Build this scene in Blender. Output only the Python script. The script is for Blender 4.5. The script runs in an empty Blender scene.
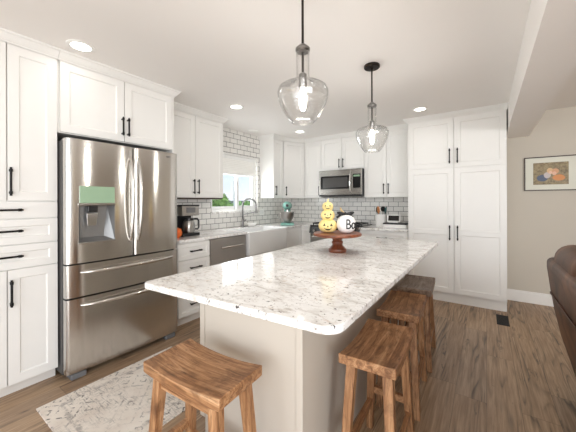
import bpy, bmesh, math, random
from mathutils import Vector, Matrix
random.seed(7)
C = bpy.context.scene.collection
SC = bpy.context.scene
PI = math.pi

# ------------------------------------------------------------------ camera
cam_d = bpy.data.cameras.new('camera')
cam_d.sensor_width = 36.0
cam_d.lens = 36.0 * 284.0 / 576.0
cam_d.shift_y = (201.6 - 216.0) / 576.0
cam_d.clip_start = 0.02
cam = bpy.data.objects.new('camera', cam_d)
C.objects.link(cam)
cam.matrix_world = (Matrix.Translation((0, 0, 1.31)) @ Matrix.Rotation(math.radians(34.9), 4, 'Z')
                    @ Matrix.Rotation(PI / 2, 4, 'X') @ Matrix.Rotation(math.radians(-0.2), 4, 'Z'))
SC.camera = cam

# ------------------------------------------------------------------ world, lights, exposure
SC.view_settings.view_transform = 'Standard'
SC.view_settings.look = 'None'
SC.view_settings.gamma = 1.0
SC.view_settings.use_curve_mapping = False
SC.view_settings.exposure = -0.04
SC.cycles.use_denoising = True
SC.cycles.max_bounces = 10
SC.cycles.diffuse_bounces = 6
SC.cycles.transparent_max_bounces = 16
SC.cycles.sample_clamp_indirect = 6.0
SC.cycles.caustics_reflective = False
SC.cycles.caustics_refractive = False

world = bpy.data.worlds.new('world')
SC.world = world
world.use_nodes = True
wn = world.node_tree
wn.nodes.clear()
w_out = wn.nodes.new('ShaderNodeOutputWorld')
w_bg = wn.nodes.new('ShaderNodeBackground')
w_tc = wn.nodes.new('ShaderNodeTexCoord')
w_sep = wn.nodes.new('ShaderNodeSeparateXYZ')
w_ramp = wn.nodes.new('ShaderNodeValToRGB')
wn.links.new(w_tc.outputs['Generated'], w_sep.inputs[0])
wn.links.new(w_sep.outputs['Z'], w_ramp.inputs[0])
wn.links.new(w_ramp.outputs[0], w_bg.inputs[0])
wn.links.new(w_bg.outputs[0], w_out.inputs[0])
cr = w_ramp.color_ramp
cr.elements[0].position = 0.0
cr.elements[0].color = (0.93, 0.95, 0.97, 1)
cr.elements[1].position = 0.45
cr.elements[1].color = (0.32, 0.55, 0.90, 1)
e = cr.elements.new(0.10); e.color = (0.72, 0.86, 1.0, 1)
w_bg.inputs[1].default_value = 1.15


def area(name, loc, target, sx, sy, power, color=(1, 1, 1), spread=180):
    d = bpy.data.lights.new(name, 'AREA')
    d.shape = 'RECTANGLE'
    d.size = sx
    d.size_y = sy
    d.energy = power
    d.color = color
    d.spread = math.radians(spread)
    o = bpy.data.objects.new(name, d)
    C.objects.link(o)
    o.location = loc
    o.rotation_euler = (Vector(target) - Vector(loc)).to_track_quat('-Z', 'Y').to_euler()
    return o


area('fill_behind_camera', (0.2, -2.8, 1.15), (-0.6, 2.5, 1.15), 5.0, 2.1, 80, (0.975, 0.99, 1.0))  # soft fill added behind the camera, not a real door opening
area('daylight_living_windows', (3.9, -1.4, 1.5), (-0.5, 3.6, 1.3), 2.6, 1.6, 145, (0.975, 0.99, 1.0))
area('daylight_sink_window', (-3.30, 3.2, 1.62), (0.0, 3.3, 1.75), 0.85, 0.75, 17, (0.97, 0.99, 1.0))
area('ceiling_fill', (-0.3, -0.8, 0.8), (-0.3, 0.6, 2.44), 1.8, 1.4, 20, (0.985, 0.992, 1.0))  # unseen lamp added low behind the camera to brighten the ceiling
sun_d = bpy.data.lights.new('sun', 'SUN')
sun_d.energy = 2.5
sun_d.color = (1.0, 0.96, 0.9)
sun_d.angle = math.radians(1.0)
sun = bpy.data.objects.new('sun', sun_d)
C.objects.link(sun)
sun.rotation_euler = (math.radians(8), math.radians(40), 0)

# ------------------------------------------------------------------ material helpers
M = {}


class NT:
    def __init__(s, name):
        s.m = bpy.data.materials.new(name)
        s.m.use_nodes = True
        s.t = s.m.node_tree
        s.b = s.t.nodes['Principled BSDF']
        s.out = s.t.nodes['Material Output']

    def n(s, kind, **kw):
        nd = s.t.nodes.new('ShaderNode' + kind)
        for k, v in kw.items():
            setattr(nd, k, v)
        return nd

    def l(s, a, b):
        s.t.links.new(a, b)

    def coord(s, scale=(1, 1, 1), rot=(0, 0, 0), loc=(0, 0, 0), out='Object'):
        tc = s.n('TexCoord')
        mp = s.n('Mapping')
        mp.inputs['Scale'].default_value = scale
        mp.inputs['Rotation'].default_value = rot
        mp.inputs['Location'].default_value = loc
        s.l(tc.outputs[out], mp.inputs['Vector'])
        return mp.outputs['Vector']

    def noise(s, vec, scale, detail=4, rough=0.55, dist=0.0):
        nd = s.n('TexNoise')
        nd.inputs['Scale'].default_value = scale
        nd.inputs['Detail'].default_value = detail
        nd.inputs['Roughness'].default_value = rough
        nd.inputs['Distortion'].default_value = dist
        s.l(vec, nd.inputs['Vector'])
        return nd.outputs['Fac']

    def ramp(s, fac, stops, interp='LINEAR'):
        nd = s.n('ValToRGB')
        r = nd.color_ramp
        r.interpolation = interp
        while len(r.elements) < len(stops):
            r.elements.new(0.5)
        for el, (p, c) in zip(r.elements, stops):
            el.position = p
            if not isinstance(c, (tuple, list)):
                c = (c, c, c)
            el.color = (c[0], c[1], c[2], 1)
        s.l(fac, nd.inputs[0])
        return nd.outputs['Color']

    def mix(s, fac, a, b, mode='MIX'):
        nd = s.n('Mix', data_type='RGBA', blend_type=mode)
        for sock, v in ((nd.inputs[0], fac), (nd.inputs[6], a), (nd.inputs[7], b)):
            if isinstance(v, (int, float)):
                sock.default_value = v
            elif isinstance(v, tuple):
                sock.default_value = (v[0], v[1], v[2], 1)
            else:
                s.l(v, sock)
        return nd.outputs[2]

    def math(s, op, a, b=0.0, c=None):
        nd = s.n('Math', operation=op)
        for i, v in enumerate((a, b) if c is None else (a, b, c)):
            if isinstance(v, (int, float)):
                nd.inputs[i].default_value = v
            else:
                s.l(v, nd.inputs[i])
        return nd.outputs[0]

    def bump(s, height, strength=0.3, dist=0.002):
        nd = s.n('Bump')
        nd.inputs['Strength'].default_value = strength
        nd.inputs['Distance'].default_value = dist
        s.l(height, nd.inputs['Height'])
        s.l(nd.outputs[0], s.b.inputs['Normal'])

    def set(s, color=None, rough=None, metal=None, **kw):
        for k, v in (('Base Color', color), ('Roughness', rough), ('Metallic', metal)):
            if v is None:
                continue
            if isinstance(v, tuple):
                s.b.inputs[k].default_value = (v[0], v[1], v[2], 1)
            elif isinstance(v, (int, float)):
                s.b.inputs[k].default_value = v
            else:
                s.l(v, s.b.inputs[k])
        for k, v in kw.items():
            s.b.inputs[k.replace('_', ' ')].default_value = v
        return s.m


def srgb(r, g, b):
    f = lambda c: (c / 255 / 12.92) if c / 255 <= 0.04045 else ((c / 255 + 0.055) / 1.055) ** 2.4
    return (f(r), f(g), f(b))


def plain(name, color, rough=0.5, metal=0.0, var=0.04, scale=8.0, **kw):
    t = NT(name)
    f = t.noise(t.coord(), scale, 3)
    a = tuple(max(0, c * (1 - var)) for c in color)
    b = tuple(min(1, c * (1 + var)) for c in color)
    col = t.ramp(f, [(0.3, a), (0.7, b)])
    M[name] = t.set(col, rough, metal, **kw)
    return M[name]


plain('cabinet_paint', srgb(236, 235, 232), 0.38, var=0.006)
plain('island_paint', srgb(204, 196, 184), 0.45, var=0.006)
plain('toe_kick_paint', srgb(228, 225, 220), 0.5, var=0.01)
plain('wall_paint', srgb(202, 195, 183), 0.75, var=0.01, scale=3)
plain('ceiling_paint', srgb(240, 237, 234), 0.85, var=0.006, scale=2)
plain('trim_white', srgb(242, 241, 238), 0.4, var=0.006)
plain('black_metal', (0.012, 0.011, 0.011), 0.42, 0.6, var=0.1)
plain('bronze_metal', (0.035, 0.028, 0.024), 0.4, 0.8, var=0.1)
plain('black_plastic', (0.012, 0.012, 0.013), 0.35, var=0.1)
plain('black_glass', (0.006, 0.006, 0.007), 0.08, var=0.05)
plain('dark_cavity', (0.03, 0.027, 0.024), 0.7)
plain('grey_plastic', (0.16, 0.16, 0.165), 0.45)
plain('chrome', (0.75, 0.74, 0.73), 0.12, 1.0, var=0.02)
plain('brushed_nickel', (0.42, 0.40, 0.38), 0.3, 1.0, var=0.05)
plain('faucet_steel', (0.20, 0.195, 0.19), 0.28, 1.0, var=0.05)
plain('socket_metal', (0.30, 0.29, 0.28), 0.3, 1.0, var=0.05)
plain('porcelain', (0.80, 0.80, 0.79), 0.15, var=0.01)
plain('mint_enamel', srgb(128, 180, 168), 0.2, var=0.03)
plain('orange_pumpkin', srgb(225, 110, 40), 0.5, var=0.15, scale=30)
plain('cream_pumpkin', srgb(246, 222, 150), 0.5, var=0.08, scale=25)
plain('white_pumpkin', srgb(245, 243, 240), 0.5, var=0.02)
plain('pumpkin_stem', srgb(200, 170, 120), 0.7, var=0.15, scale=60)
plain('black_paint', (0.01, 0.01, 0.01), 0.6)
plain('white_ceramic', srgb(238, 236, 233), 0.25, var=0.01)
plain('utensil_wood', srgb(190, 125, 75), 0.6, var=0.2, scale=40)
plain('teal_silicone', srgb(40, 80, 80), 0.5)
plain('photo_mat', srgb(226, 226, 214), 0.9, var=0.01)
plain('frame_wood', srgb(62, 46, 36), 0.45, var=0.2, scale=40)
plain('shade_fabric', srgb(245, 244, 240), 0.9, var=0.01)
plain('vinyl_white', srgb(240, 240, 238), 0.35, var=0.01)
plain('bush_green', srgb(140, 172, 100), 0.8, var=0.4, scale=12)
plain('house_grey', srgb(120, 118, 115), 0.8, var=0.1)
plain('roof_dark', srgb(95, 92, 90), 0.9, var=0.15)
plain('lawn', srgb(125, 150, 90), 0.95, var=0.2)
plain('display_green', srgb(150, 178, 150), 0.25, var=0.03)
plain('dispenser_grey', (0.30, 0.30, 0.30), 0.35, 0.7)
plain('screen_mesh', (0.055, 0.052, 0.05), 0.3)
plain('fridge_side', (0.055, 0.052, 0.05), 0.45)
plain('slot_dark', (0.02, 0.02, 0.02), 0.8)


def emit(name, color, strength):
    t = NT(name)
    t.set((0.8, 0.8, 0.8), 0.5)
    t.b.inputs['Emission Color'].default_value = (*color, 1)
    t.b.inputs['Emission Strength'].default_value = strength
    M[name] = t.m


emit('lamp_lens', (1.0, 0.95, 0.87), 9.0)
emit('bulb_glow', (1.0, 0.90, 0.76), 14.0)
emit('screen_glow', (0.05, 0.06, 0.07), 0.4)


def stainless(name, base, rough=0.17, axis='z', dark=0.07):
    t = NT(name)
    sc = {'z': (90, 90, 1.2), 'x': (1.2, 90, 90)}[axis]
    f = t.noise(t.coord(sc), 3.0, 4, 0.6)
    col = t.ramp(f, [(0.3, tuple(c * (1 - dark) for c in base)), (0.7, base)])
    f2 = t.noise(t.coord(sc, loc=(3, 1, 2)), 5.0, 3, 0.6)
    rg = t.ramp(f2, [(0.3, rough * 0.85), (0.7, rough * 1.2)])
    t.bump(f, 0.012, 0.0005)
    M[name] = t.set(col, rg, 1.0)
    t.b.inputs['Anisotropic'].default_value = 0.85
    tg = t.n('Tangent', direction_type='RADIAL', axis='Z')
    t.l(tg.outputs[0], t.b.inputs['Tangent'])
    t.b.inputs['Anisotropic Rotation'].default_value = 0.25


stainless('stainless', (0.68, 0.655, 0.62))
stainless('stainless_dark', (0.46, 0.435, 0.41), 0.34)
stainless('stainless_horizontal', (0.46, 0.445, 0.425), 0.27, 'x')


def glass(name, tint=(1, 1, 1), k=1.0, ior=1.45):
    t = NT(name)
    tr = t.n('BsdfTransparent')
    tr.inputs[0].default_value = (*tint, 1)
    gl = t.n('BsdfGlossy')
    gl.inputs['Roughness'].default_value = 0.02
    lw = t.n('LayerWeight')
    lw.inputs['Blend'].default_value = 0.5
    fac = t.math('ADD', t.math('MULTIPLY', t.math('POWER', lw.outputs['Facing'], 2.6), 0.75 * k), 0.04 * k)
    mx = t.n('MixShader')
    t.l(fac, mx.inputs[0])
    t.l(tr.outputs[0], mx.inputs[1])
    t.l(gl.outputs[0], mx.inputs[2])
    t.l(mx.outputs[0], t.out.inputs['Surface'])
    M[name] = t.m


glass('clear_glass', (0.995, 0.995, 0.993), 1.25, 1.5)
glass('window_glass', (0.99, 0.995, 0.995), 0.35)


def tile_material():
    t = NT('subway_tile')
    tc = t.n('TexCoord')
    sp = t.n('SeparateXYZ')
    t.l(tc.outputs['Object'], sp.inputs[0])
    cb = t.n('CombineXYZ')
    t.l(t.math('ADD', sp.outputs['X'], sp.outputs['Y']), cb.inputs['X'])
    t.l(t.math('SUBTRACT', sp.outputs['Z'], 0.915), cb.inputs['Y'])
    br = t.n('TexBrick')
    br.offset = 0.5
    br.inputs['Scale'].default_value = 1.0
    br.inputs['Brick Width'].default_value = 0.153
    br.inputs['Row Height'].default_value = 0.077
    br.inputs['Mortar Size'].default_value = 0.0030
    br.inputs['Mortar Smooth'].default_value = 0.1
    br.inputs['Color1'].default_value = (*srgb(236, 234, 230), 1)
    br.inputs['Color2'].default_value = (*srgb(228, 226, 222), 1)
    br.inputs['Mortar'].default_value = (*srgb(82, 79, 77), 1)
    t.l(cb.outputs[0], br.inputs['Vector'])
    t.set(br.outputs['Color'], t.ramp(br.outputs['Fac'], [(0, 0.14), (1, 0.8)]))
    t.bump(t.math('SUBTRACT', 1.0, br.outputs['Fac']), 0.5, 0.002)
    M['subway_tile'] = t.m


tile_material()


def floor_material():
    t = NT('oak_plank_floor')
    tc = t.n('TexCoord')
    sp = t.n('SeparateXYZ')
    t.l(tc.outputs['Object'], sp.inputs[0])
    x, y = sp.outputs['X'], sp.outputs['Y']
    PW, PL = 0.178, 1.22
    xr = t.math('DIVIDE', x, PW)
    row = t.math('FLOOR', xr)
    wn_ = t.n('TexWhiteNoise', noise_dimensions='1D')
    t.l(row, wn_.inputs['W'])
    yr = t.math('ADD', t.math('DIVIDE', y, PL), wn_.outputs['Value'])
    colm = t.math('FLOOR', yr)
    idn = t.n('TexWhiteNoise', noise_dimensions='2D')
    cb = t.n('CombineXYZ')
    t.l(row, cb.inputs[0]); t.l(colm, cb.inputs[1])
    t.l(cb.outputs[0], idn.inputs['Vector'])
    rid = idn.outputs['Value']

    def vec(sx, sy, sz):
        c = t.n('CombineXYZ')
        t.l(t.math('MULTIPLY', x, sx), c.inputs[0])
        t.l(t.math('MULTIPLY', y, sy), c.inputs[1])
        t.l(t.math('MULTIPLY', rid, sz), c.inputs[2])
        return c.outputs[0]
    base = t.ramp(rid, [(0.0, srgb(150, 121, 94)), (0.35, srgb(170, 139, 108)), (0.7, srgb(184, 153, 121)), (1.0, srgb(158, 132, 108))])
    # fine straight grain
    g1 = t.noise(vec(70, 3.0, 37), 1.0, 5, 0.65)
    # broad cathedral figure
    field = t.noise(vec(6.5, 0.5, 23), 1.0, 2, 0.5, 0.15)
    ring = t.math('FRACT', t.math('MULTIPLY', field, 13.0))
    ringd = t.ramp(ring, [(0.0, 0.0), (0.18, 0.9), (0.6, 1.0), (1.0, 0.15)])
    patch = t.noise(vec(8.0, 1.1, 51), 1.0, 3, 0.6, 0.2)
    pm = t.ramp(patch, [(0.46, 0.0), (0.58, 1.0)])
    c1 = t.mix(t.ramp(g1, [(0.35, 0.0), (0.7, 1.0)]), t.mix(0.42, base, srgb(90, 70, 54)), t.mix(0.3, base, srgb(216, 190, 160)))
    dark = t.mix(t.ramp(ringd, [(0.0, 0.8), (1.0, 0.0)]), c1, srgb(50, 41, 35))
    c2 = t.mix(pm, c1, dark)
    kn = t.noise(vec(17, 2.6, 77), 1.0, 4, 0.7, 0.4)
    c3 = t.mix(t.ramp(kn, [(0.62, 0.0), (0.72, 0.85)]), c2, srgb(46, 38, 33))
    # seams
    fx = t.math('FRACT', xr)
    fy = t.math('FRACT', yr)
    sx = t.math('LESS_THAN', t.math('MINIMUM', fx, t.math('SUBTRACT', 1.0, fx)), 0.009)
    sy = t.math('LESS_THAN', t.math('MINIMUM', fy, t.math('SUBTRACT', 1.0, fy)), 0.0013)
    seam = t.math('MAXIMUM', sx, sy)
    c4 = t.mix(t.math('MULTIPLY', seam, 0.55), c3, srgb(60, 48, 40))
    t.set(c4, t.ramp(g1, [(0.3, 0.46), (0.7, 0.36)]))
    t.bump(t.math('SUBTRACT', g1, seam), 0.12, 0.0015)
    M['oak_plank_floor'] = t.m


floor_material()


def granite_material():
    t = NT('white_granite')
    v = t.coord()
    cloud = t.noise(v, 4.5, 5, 0.6, 0.6)
    base = t.ramp(cloud, [(0.30, srgb(222, 219, 216)), (0.48, srgb(242, 241, 239)), (0.7, srgb(250, 249, 248))])
    vs = t.coord((1.0, 2.2, 1.0), (0, 0, 0.5))
    veil = t.noise(vs, 9.0, 6, 0.7, 0.9)
    c1 = t.mix(t.ramp(veil, [(0.50, 0.0), (0.68, 0.75)]), base, srgb(170, 161, 152))
    tan = t.noise(t.coord((1, 1.6, 1), (0, 0, -0.4), (4, 2, 1)), 16.0, 5, 0.7, 0.5)
    c2 = t.mix(t.ramp(tan, [(0.57, 0.0), (0.70, 0.65)]), c1, srgb(196, 172, 148))
    gr = t.noise(t.coord((1, 1, 1), (0.3, 0, 0.6), (7, 3, 2)), 55.0, 4, 0.65)
    c3 = t.mix(t.ramp(gr, [(0.59, 0.0), (0.67, 0.85)]), c2, srgb(128, 118, 110))
    dk = t.noise(t.coord((1.0, 1.5, 1), (0, 0, 0.7), (1, 9, 5)), 24.0, 3, 0.6, 0.3)
    c4 = t.mix(t.ramp(dk, [(0.655, 0.0), (0.69, 0.95)]), c3, srgb(48, 42, 40))
    t.set(c4, 0.09)
    M['white_granite'] = t.m


granite_material()


def wood_material(name, stops, axis='x', scale=1.0, rough=0.5):
    t = NT(name)
    sc = {'x': (1.6, 26, 26), 'z': (26, 26, 1.6), 'y': (26, 1.6, 26)}[axis]
    sc = tuple(c * scale for c in sc)
    rnd = t.n('ObjectInfo').outputs['Random']
    v = t.coord(sc)
    ad = t.n('VectorMath', operation='ADD')
    cb = t.n('CombineXYZ')
    t.l(t.math('MULTIPLY', rnd, 31.0), cb.inputs[0]); t.l(t.math('MULTIPLY', rnd, 17.0), cb.inputs[1])
    t.l(v, ad.inputs[0]); t.l(cb.outputs[0], ad.inputs[1])
    g = t.noise(ad.outputs[0], 1.6, 6, 0.62, 0.9)
    c = t.ramp(g, stops)
    st = t.noise(t.coord(), 9.0, 3, 0.6, 0.4)
    c2 = t.mix(t.ramp(st, [(0.50, 0.0), (0.70, 0.55)]), c, srgb(92, 58, 36))
    fine = t.noise(ad.outputs[0], 7.0, 3, 0.7)
    c3 = t.mix(t.ramp(fine, [(0.55, 0.0), (0.68, 0.6)]), c2, srgb(62, 38, 24))
    t.set(c3, rough)
    t.bump(g, 0.25, 0.002)
    M[name] = t.m


RUST = [(0.22, srgb(84, 55, 36)), (0.40, srgb(142, 99, 65)), (0.56, srgb(180, 134, 94)), (0.68, srgb(200, 158, 118)), (0.85, srgb(218, 184, 146))]
SHEENW = [(0.25, srgb(92, 72, 58)), (0.42, srgb(134, 112, 94)), (0.58, srgb(158, 138, 120)), (0.8, srgb(180, 164, 148))]  # stool wood with a reflection's grey mixed into its colours
wood_material('stool_seat_wood', RUST, 'x')
wood_material('stool_leg_wood', RUST, 'z')
wood_material('stool_sheen_wood', SHEENW, 'x')
wood_material('stand_wood', [(0.3, srgb(96, 50, 32)), (0.5, srgb(136, 76, 48)), (0.75, srgb(166, 98, 64))], 'x', 0.8, 0.35)

wood_material('stand_dark_wood', [(0.3, srgb(78, 38, 24)), (0.5, srgb(112, 58, 36)), (0.75, srgb(142, 78, 50))], 'z', 0.8, 0.35)


def leather_material():
    t = NT('brown_leather')
    v = t.coord()
    a = t.noise(v, 3.5, 4, 0.6, 0.5)
    c = t.ramp(a, [(0.34, srgb(56, 34, 21)), (0.52, srgb(92, 60, 39)), (0.72, srgb(132, 93, 64))])
    vo = t.n('TexVoronoi')
    vo.inputs['Scale'].default_value = 220
    t.l(v, vo.inputs['Vector'])
    t.set(c, 0.5)
    t.bump(vo.outputs['Distance'], 0.15, 0.001)
    M['brown_leather'] = t.m


leather_material()


def rug_material(w, l):
    t = NT('distressed_rug')
    v = t.coord()
    tc = t.n('TexCoord')
    sp = t.n('SeparateXYZ')
    t.l(tc.outputs['Object'], sp.inputs[0])
    base = t.ramp(t.noise(v, 5, 4), [(0.3, srgb(226, 215, 203)), (0.7, srgb(242, 234, 224))])
    pink = t.mix(t.ramp(t.noise(t.coord(loc=(3, 3, 0)), 7, 3), [(0.5, 0.0), (0.75, 0.4)]), base, srgb(206, 188, 174))
    # medallion / ornament figure, broken up by wear
    mx = t.math('PINGPONG', t.math('ADD', sp.outputs['X'], 0.03), 0.085)
    my = t.math('PINGPONG', t.math('ADD', sp.outputs['Y'], 0.02), 0.085)
    dd = t.math('ADD', mx, my)
    fig = t.math('FRACT', t.math('MULTIPLY', dd, 17.0))
    figm = t.ramp(fig, [(0.30, 0.0), (0.38, 1.0), (0.55, 1.0), (0.63, 0.0)])
    wear = t.noise(t.coord((1, 1, 1)), 26, 5, 0.7)
    wm = t.ramp(wear, [(0.50, 0.0), (0.57, 1.0)])
    big = t.ramp(t.noise(t.coord(loc=(1, 5, 0)), 3.2, 3), [(0.40, 0.15), (0.62, 1.0)])
    fac = t.math('MULTIPLY', t.math('MULTIPLY', figm, wm), big)
    c1 = t.mix(t.math('MULTIPLY', fac, 0.9), pink, srgb(84, 77, 73))
    sa = t.noise(t.coord((1.0, 6.0, 1), loc=(9, 1, 0)), 13, 5, 0.75)
    sb = t.noise(t.coord((6.0, 1.0, 1), loc=(2, 7, 0)), 13, 5, 0.75)
    sm = t.math('MAXIMUM', t.ramp(sa, [(0.50, 0.0), (0.66, 0.8)]), t.ramp(sb, [(0.52, 0.0), (0.68, 0.7)]))
    big2 = t.ramp(t.noise(t.coord(loc=(5, 2, 0)), 3.6, 5, 0.7), [(0.45, 0.03), (0.60, 1.0)])
    c2 = t.mix(t.math('MULTIPLY', sm, big2), c1, srgb(92, 86, 82))
    # border bands
    ax = t.math('ABSOLUTE', sp.outputs['X'])
    ay = t.math('ABSOLUTE', sp.outputs['Y'])
    ex = t.math('SUBTRACT', w / 2, ax)
    ey = t.math('SUBTRACT', l / 2, ay)
    ed = t.math('MINIMUM', ex, ey)
    band = t.ramp(ed, [(0.075, 0.0), (0.082, 1.0), (0.108, 1.0), (0.115, 0.0)])
    wb = t.ramp(t.noise(t.coord(loc=(2, 2, 0)), 20, 4, 0.7), [(0.45, 0.0), (0.6, 0.6)])
    c3 = t.mix(t.math('MULTIPLY', band, wb), c2, srgb(128, 120, 116))
    t.set(c3, 0.95)
    t.bump(t.noise(v, 260, 2), 0.35, 0.002)
    M['distressed_rug'] = t.m


# ------------------------------------------------------------------ mesh helpers
def nb():
    return bmesh.new()


def add_box(bm, lo, hi, bev=0.0, seg=2):
    x0, y0, z0 = lo
    x1, y1, z1 = hi
    vs = [bm.verts.new(p) for p in ((x0, y0, z0), (x1, y0, z0), (x1, y1, z0), (x0, y1, z0), (x0, y0, z1), (x1, y0, z1), (x1, y1, z1), (x0, y1, z1))]
    fs = [bm.faces.new([vs[i] for i in q]) for q in ((3, 2, 1, 0), (4, 5, 6, 7), (0, 1, 5, 4), (1, 2, 6, 5), (2, 3, 7, 6), (3, 0, 4, 7))]
    if bev > 0:
        es = set()
        for f in fs:
            es.update(f.edges)
        bmesh.ops.bevel(bm, geom=list(es), offset=bev, segments=seg, profile=0.5, affect='EDGES')
    return vs


def add_prism(bm, pts, z0, z1):
    """vertical prism over a plan polygon"""
    lo = [bm.verts.new((p[0], p[1], z0)) for p in pts]
    hi = [bm.verts.new((p[0], p[1], z1)) for p in pts]
    n = len(pts)
    bm.faces.new(lo[::-1])
    bm.faces.new(hi)
    for i in range(n):
        bm.faces.new((lo[i], lo[(i + 1) % n], hi[(i + 1) % n], hi[i]))


def add_hexa(bm, a, b):
    """a, b: two quads (lists of 4 points) joined into a solid"""
    va = [bm.verts.new(p) for p in a]
    vb = [bm.verts.new(p) for p in b]
    bm.faces.new(va[::-1])
    bm.faces.new(vb)
    for i in range(4):
        bm.faces.new((va[i], va[(i + 1) % 4], vb[(i + 1) % 4], vb[i]))


def add_lathe(bm, prof, seg=32, c=(0, 0, 0), ribs=0, depth=0.0, caps=True):
    rings = []
    for r, z in prof:
        ring = []
        for i in range(seg):
            a = 2 * PI * i / seg
            rr = r
            if ribs:
                rr = r * (1 - depth * (1 - abs(math.sin(a * ribs / 2))) ** 1.6)
            ring.append(bm.verts.new((c[0] + rr * math.cos(a), c[1] + rr * math.sin(a), c[2] + z)))
        rings.append(ring)
    for k in range(len(rings) - 1):
        for i in range(seg):
            j = (i + 1) % seg
            bm.faces.new((rings[k][i], rings[k][j], rings[k + 1][j], rings[k + 1][i]))
    if caps:
        if prof[0][0] > 1e-5:
            bm.faces.new(rings[0][::-1])
        if prof[-1][0] > 1e-5:
            bm.faces.new(rings[-1])
    return rings


def add_tube(bm, pts, r, seg=10, closed_caps=True):
    pts = [Vector(p) for p in pts]
    rs = r if isinstance(r, (list, tuple)) else [r] * len(pts)
    rings = []
    up = Vector((0, 0, 1))
    t0 = (pts[1] - pts[0]).normalized()
    if abs(t0.dot(up)) > 0.95:
        up = Vector((0, 1, 0)) if abs(t0.y) < 0.9 else Vector((1, 0, 0))
    for i, p in enumerate(pts):
        t = (pts[min(i + 1, len(pts) - 1)] - pts[max(i - 1, 0)]).normalized()
        a = (up - t * up.dot(t)).normalized()
        b = t.cross(a)
        up = a
        rings.append([bm.verts.new(p + (a * math.cos(2 * PI * k / seg) + b * math.sin(2 * PI * k / seg)) * rs[i]) for k in range(seg)])
    for i in range(len(rings) - 1):
        for k in range(seg):
            j = (k + 1) % seg
            bm.faces.new((rings[i][k], rings[i][j], rings[i + 1][j], rings[i + 1][k]))
    if closed_caps:
        bm.faces.new(rings[0][::-1])
        bm.faces.new(rings[-1])


def add_ellipsoid(bm, c, r, seg=20, rings=12, rot=None):
    res = bmesh.ops.create_uvsphere(bm, u_segments=seg, v_segments=rings, radius=1.0)
    m = Matrix.Translation(c) @ (rot.to_4x4() if rot else Matrix.Identity(4)) @ Matrix.Diagonal((*r, 1))
    bmesh.ops.transform(bm, matrix=m, verts=res['verts'])
    return res['verts']


def obj(name, bm, mat, parent=None, smooth=False, loc=None, bevel=0.0, sub=0, angle=40):
    bmesh.ops.remove_doubles(bm, verts=bm.verts, dist=1e-6)
    bmesh.ops.recalc_face_normals(bm, faces=bm.faces)
    me = bpy.data.meshes.new(name)
    bm.to_mesh(me)
    bm.free()
    me.materials.append(M[mat])
    o = bpy.data.objects.new(name, me)
    C.objects.link(o)
    if parent:
        o.parent = parent
    if loc:
        o.location = loc
    if bevel:
        b = o.modifiers.new('bevel', 'BEVEL')
        b.width = bevel
        b.segments = 2
        b.limit_method = 'ANGLE'
    if sub:
        s = o.modifiers.new('sub', 'SUBSURF')
        s.levels = s.render_levels = sub
    if smooth:
        for p in me.polygons:
            p.use_smooth = True
        if not sub:
            me.set_sharp_from_angle(angle=math.radians(angle))
    return o


def thing(name, label, cat, loc=(0, 0, 0), rotz=0.0, group=None):
    o = bpy.data.objects.new(name, None)
    C.objects.link(o)
    o.empty_display_size = 0.1
    o.location = loc
    o.rotation_euler = (0, 0, rotz)
    o['label'] = label
    o['category'] = cat
    if group:
        o['group'] = group
    return o


def tag(o, label, cat, group=None):
    o['label'] = label
    o['category'] = cat
    if group:
        o['group'] = group
    return o


def struct(name, bm, mat, label=None, smooth=False, bevel=0.0):
    o = obj(name, bm, mat, smooth=smooth, bevel=bevel)
    o['kind'] = 'structure'
    if label:
        o['label'] = label
    return o


def text_bm(s, size, extrude=0.0015):
    """lettering as a bmesh in its own XY plane, centred"""
    cu = bpy.data.curves.new('lettering_source', 'FONT')
    cu.body = s
    cu.size = size
    cu.extrude = extrude
    cu.align_x = 'CENTER'
    cu.align_y = 'CENTER'
    o = bpy.data.objects.new('lettering_source', cu)
    C.objects.link(o)
    dg = bpy.context.evaluated_depsgraph_get()
    me = bpy.data.meshes.new_from_object(o.evaluated_get(dg))
    bm = nb()
    bm.from_mesh(me)
    bpy.data.objects.remove(o)
    bpy.data.curves.remove(cu)
    bpy.data.meshes.remove(me)
    return bm


# ------------------------------------------------------------------ layout numbers
XW, YW, ZC = -3.24, 4.76, 2.44          # left wall, back wall, ceiling
XT, XF, XU, XB = -2.61, -2.49, -2.93, -2.60   # left run faces: tall, fridge, uppers, bases
YP, YU, YB = 4.18, 4.43, 4.14           # back run faces: pantry, uppers, bases
CT0, CT1 = 0.885, 0.915                 # counter slab

# ------------------------------------------------------------------ structure
bm = nb(); add_box(bm, (-3.4, -3.0, -0.06), (4.2, 4.9, 0.0)); struct('floor', bm, 'oak_plank_floor')
bm = nb(); add_box(bm, (-3.4, -3.0, ZC), (4.2, 4.9, ZC + 0.08)); struct('ceiling', bm, 'ceiling_paint')
WY0, WY1, WZ0, WZ1 = 2.72, 3.70, 1.165, 2.03
bm = nb()
add_box(bm, (XW - 0.14, 1.72, 0), (XW, WY0, ZC))
add_box(bm, (XW - 0.14, WY1, 0), (XW, YW + 0.14, ZC))
add_box(bm, (XW - 0.14, WY0, 0), (XW, WY1, WZ0))
add_box(bm, (XW - 0.14, WY0, WZ1), (XW, WY1, ZC))
struct('wall_left', bm, 'subway_tile')
bm = nb(); add_box(bm, (XW - 0.14, -3.0, 0), (XW, 1.72, ZC)); struct('wall_left', bm, 'wall_paint')
bm = nb(); add_box(bm, (XW, YW, 0), (4.2, YW + 0.14, ZC)); struct('wall_back', bm, 'wall_paint')
bm = nb(); add_box(bm, (XW + 0.001, YW - 0.009, 0.88), (-0.88, YW, 1.50)); struct('trim_1', bm, 'subway_tile', 'white subway tile backsplash on the back wall')
bm = nb(); add_box(bm, (0.212, -3.0, 2.14), (0.452, YW, ZC)); struct('beam', bm, 'ceiling_paint')
bm = nb()
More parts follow.
